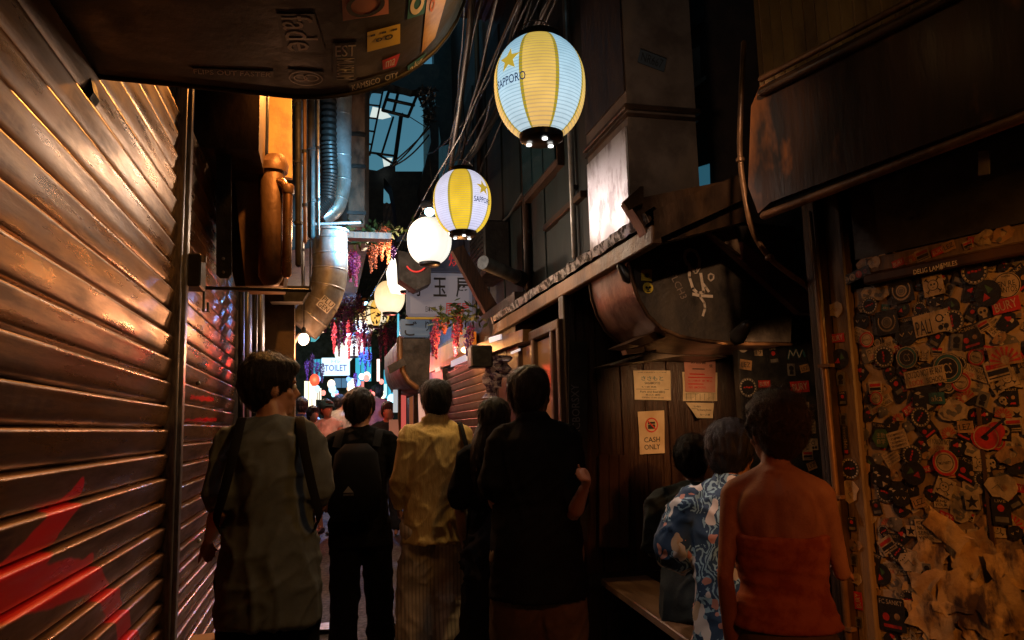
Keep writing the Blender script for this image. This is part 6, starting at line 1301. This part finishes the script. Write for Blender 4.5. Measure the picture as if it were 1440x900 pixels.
P6=person('seated person in a dark shirt with a low bun leaning forward on the bench',(l[0]-.03,l[1]-.06,0),RD(-28),1.66,sp=seated(.13),fem=True,sh=.165,elL=(-.22,.18,.86),elR=(.22,.2,.86),wrL=(-.12,.42,.92),wrR=(.12,.42,.92),hy=RD(-12),hp=RD(-14),
 shirt=dict(m=mat('dark_green_black_cotton',(.018,.028,.028),.8,c2=(.01,.014,.015),sc_=8,bump=.3,space='o'),g=.02,hem=.0,sleeve=1.2,sr=.07,sr1=.066,fold=.012,seed=8,w=[.17,.165,.15,.158,.14,.055]),trouser=dict(m=cloth('teal_black_denim',(.02,.035,.04)),r0=.10,r1=.075,name='jeans'),hair=dict(style='bun',bun=(-.055,-.085,.01),br=.036,n=1300),**sk)
p,l=base(1030,580,3.12)
P7=person('seated man in a blue and white floral shirt on the bench',(l[0]-.02,l[1]-.04,0),RD(-26),1.74,sp=seated(.05),sh=.18,elL=(-.26,.08,.86),elR=(.25,.2,.86),wrL=(-.14,.34,.84),wrR=(.12,.4,.88),hy=RD(-30),hp=RD(-6),
 shirt=dict(m=m_aloha,name='floral_shirt',g=.022,hem=.02,sleeve=.85,sr=.075,sr1=.09,w=[.185,.18,.165,.172,.155,.06],d=[.14,.14,.13,.135,.105,.06],collar=True,fold=.011,seed=9),trouser=dict(m=cloth('faded_olive_denim',(.10,.09,.07)),name='jeans',r0=.105,r1=.08),hair=dict(style='short',n=1000),**sk)
p,l=base(1082,549,2.3)
P8=person('woman in a rust orange tube top with bare shoulders and hair pinned up',l,RD(-38),headH(p,l[1])*1.0,fem=True,sh=.140,elL=(-.172,-.08,1.12),elR=(.18,.04,1.12),wrL=(-.175,.0,.87),wrR=(.17,.26,1.10),ftL=(-.10,0,.08),ftR=(.1,.05,.08),hy=RD(40),hp=RD(-6),skin=m_skint,vox=.007,hip=.155,
 sp=[(0,0,.83),(0,.0,.93),(0,.01,1.07),(0,.0,1.25),(0,-.01,1.375),(0,.01,1.45)],
 hair=dict(style='updo',n=4200,m=hairm('dark_teal_brown_hair',(.045,.03,.022))),trouser=dict(m=m_olive,name='shorts',len=1.0,r0=.088,r1=.098,g=.002,fold=.004))
R8=P8['root']; s_=P8['s']; m=MB(); 
m.loft([(Vector((0,0,.955))*s_,X,Yv,.176*s_,.138*s_),(Vector((0,.005,1.01))*s_,X,Yv,.158*s_,.120*s_),(Vector((0,.008,1.08))*s_,X,Yv,.140*s_,.104*s_),(Vector((0,.0,1.17))*s_,X,Yv,.150*s_,.113*s_),(Vector((0,-.002,1.25))*s_,X,Yv,.157*s_,.126*s_)],40)
def tubef(c): return .005*(1-abs(mnoise.noise(Vector((c.x*3,c.y*3,c.z*26)))*2))**2+.003*mnoise.noise(c*14)-.001
me=remesh(m,.008,2,tubef); me.materials.clear(); me.materials.append(m_org2); inst(me,'tube_top',R8)
# ---------------------------------------------------------------- far crowd
p,l=base(462,557,9.6); 
P9=person('woman in a white tank top and teal cap with a hand on her hip',l,RD(150),headH(p,l[1])*.97,fem=True,vox=.014,sh=.16,elL=(-.22,0,1.14),elR=(.36,-.06,1.12),wrR=(.17,.05,.97),wrL=(-.22,.1,.9),hy=RD(50),
 shirt=dict(m=cloth('white_ribbed_cotton',(.75,.74,.72)),name='tank_top',hem=.86,sleeve=0.12,sr=.03,sr1=.03,g=.012,vox=.015),trouser=dict(m=cloth('teal_shorts',(.03,.14,.2)),name='shorts',len=.9),hair=dict(style='short',n=100,m=m_hairb))
m=MB(); hd9=P9['hd']; m.ell(hd9(0,-.01,.06),(.092,.105,.07)); m.ell(hd9(0,.10,.045),(.06,.06,.012)); m.build('cap',cloth('teal_cap',(.04,.13,.16)),P9['root'],60)
CR=[(425,560,11,'blue',(.05,.08,.2),'person in blue among the far crowd, cheek to the amber lamp'),(441,572,10.6,'blk',(.02,.02,.02),'dark clothed person just behind the white tank top woman'),(478,556,12,'wht',(.6,.55,.5),'pale shirted person between the cap and the black T-shirt man'),(546,566,9.4,'dk',(.02,.03,.035),'dark standing figure near the pale banner'),(530,540,14.5,'pk',(.6,.2,.2),'pink shirted person farthest along the alley')]
for i,(u,v,D,n,c,lab) in enumerate(CR):
    p,l=base(u,v,D); person(lab,l,RD((20,180,-30,170,0,190,10,160,5,175)[i]),max(1.5,min(1.85,headH(p,l[1]))),vox=.022,shirt=dict(m=cloth('crowd_'+n,c),vox=.022,hem=.75,sleeve=.8),trouser=dict(m=m_navy if i%2 else m_tblk),hair=dict(style='short',n=60,m=m_hair if i%3 else m_hairb),feet=False,hy=RD((0,30,-40,10,50,-20,0,20,-30,0)[i]))
# ---------------------------------------------------------------- lamps near the viewer, and lamps added to light single things
lt=thing('shop_or_added_lamp','warm shop lamp hanging above the view beside the curved left hood','lamp',(.95,1.85,2.84)); MB().lathe([(.02,.10),(.035,.06),(.13,-.03),(.125,-.04)],n=24).build('shade',m_black,lt,50); MB().ell((0,0,-.02),(.045,.045,.05)).build('bulb',emis('bulb_orange',(1,.5,.18),12),lt,60); lamp(lt,(0,0,-.12),(1,.42,.09),27,.05,'SPOT',aim((.95,1.85,2.7),(-.68,2.7,1.1)),RD(100),blend=.5)
lt=thing('shop_or_added_lamp','amber lamp fixed behind the viewer, shining at the sticker door','lamp',(1.35,-.6,2.45)); MB().lathe([(.02,.10),(.03,.06),(.10,-.02),(.095,-.03)],n=24).build('shade',m_black,lt,50); MB().ell((0,0,-.02),(.04,.04,.05)).build('bulb',emis('bulb_amber',(1,.5,.18),6),lt,60); lamp(lt,(0,0,-.11),(1,.36,.06),200,.06,'SPOT',aim((1.35,-.6,2.34),(2.2,2.0,1.28)),RD(38),blend=.8)
lt=thing('added_red_lantern','red lantern added out of view to redden the orange top woman','lantern',(.75,-1.5,2.25));  # unseen lantern added for red light on the woman's back
b=MB().lathe([(.05*1,-.14),(.11,-.08),(.13,0),(.11,.08),(.05,.14)],n=24).build('paper_shade',emis('added_lantern_paper',(1,.12,.05),1.2),lt,60); lamp(lt,(.16,.12,0),(1,.23,.06),62,.05,'SPOT',aim((.91,-1.38,2.25),(1.36,2.2,1.12)),RD(20),blend=.8)
lt=thing('shop_or_added_lamp','small black spotlight added by the graffiti hood to light the notices','lamp',(1.86,3.1,1.84)); MB().tube([(0,0,.02),(-.02,.06,-.03)],[.025,.04],16).build('shade',m_black,lt,60); MB().ell((-.025,.075,-.035),(.02,.02,.02)).build('bulb',emis('bulb_amber',(0,0,0),1),lt,60); lamp(lt,(-.035,.14,-.07),(1,.50,.2),21,.03,'SPOT',aim((1.83,3.24,1.77),(2.02,4.3,1.52)),RD(50),blend=.9); lamp(lt,(.05,.05,-.07),(1,.52,.24),5,.03,'SPOT',aim((1.9,3.15,1.77),(2.36,3.6,1.55)),RD(95),blend=.8)  # added fixture; its second spot brightens the sticker board
lt=thing('spot_or_added_lamp','small black spotlight added under the rusty eave to light the floral shirt','lamp',(1.36,3.35,2.14)); MB().tube([(0,0,.03),(.03,-.02,-.03)],[.02,.03],14).build('shade',m_black,lt,60); lamp(lt,(.05,-.04,-.07),(1,.72,.66),14,.03,'SPOT',aim((1.4,3.3,2.07),(1.66,2.85,1.12)),RD(40),blend=.7)  # added spotlight, brightens the seated man
lt=thing('shop_or_added_lamp','orange lamp added out of sight to light the ochre tin panel','lamp',(.02,4.1,3.62)); MB().lathe([(.02,.10),(.035,.06),(.10,-.03),(.095,-.04)],n=24).build('shade',m_black,lt,50); MB().ell((0,0,-.02),(.035,.035,.04)).build('bulb',emis('bulb_orange',(0,0,0),1),lt,60); lamp(lt,(0,0,-.1),(1,.40,.09),60,.04,'SPOT',aim((.02,4.1,3.5),(-.42,4.85,3.1)),RD(92),blend=.5)  # unseen lamp added to make the tin panel bright orange
lt=thing('shop_or_added_lamp','orange lamp added out of sight to streak the near shutter with light','lamp',(.12,5.2,4.0)); MB().lathe([(.02,.10),(.035,.06),(.10,-.03),(.095,-.04)],n=24).build('shade',m_black,lt,50); MB().ell((0,0,-.02),(.035,.035,.04)).build('bulb',emis('bulb_orange',(0,0,0),1),lt,60); lamp(lt,(0,0,-.1),(1,.38,.075),210,.04,'SPOT',aim((.12,5.2,3.9),(-.68,2.7,1.7)),RD(66),blend=.6)  # unseen lamp added for the streaks along the slats
lt=thing('added_red_lantern','small red lantern added among the far shops to redden the second shutter','lantern',(-.12,9.3,2.03)); lt.scale=(.7,.7,.7); MB().lathe([(.03,-.10),(.07,-.06),(.085,0),(.07,.06),(.03,.10)],n=20).build('paper_shade',emis('added_lantern_paper',(0,0,0),1),lt,60); lamp(lt,(0,-.13,0),(1,.05,.02),18,.05)  # lantern added for a red reflection on the second shutter
lt=thing('spot_or_added_lamp','white spotlight added beside the cyan one to light the tall square duct','lamp',(.80,5.9,3.18)); MB().tube([(.03,-.04,0),(-.03,.10,.04)],[.03,.04],14).build('housing',m_black,lt,60); lamp(lt,(.06,-.08,-.01),(1,.80,.78),60,.03,'SPOT',aim((.86,5.82,3.17),(1.66,4.25,2.78)),RD(24),blend=.8)  # added spotlight, whitens the side of the duct
print('script',time.time()-T0)
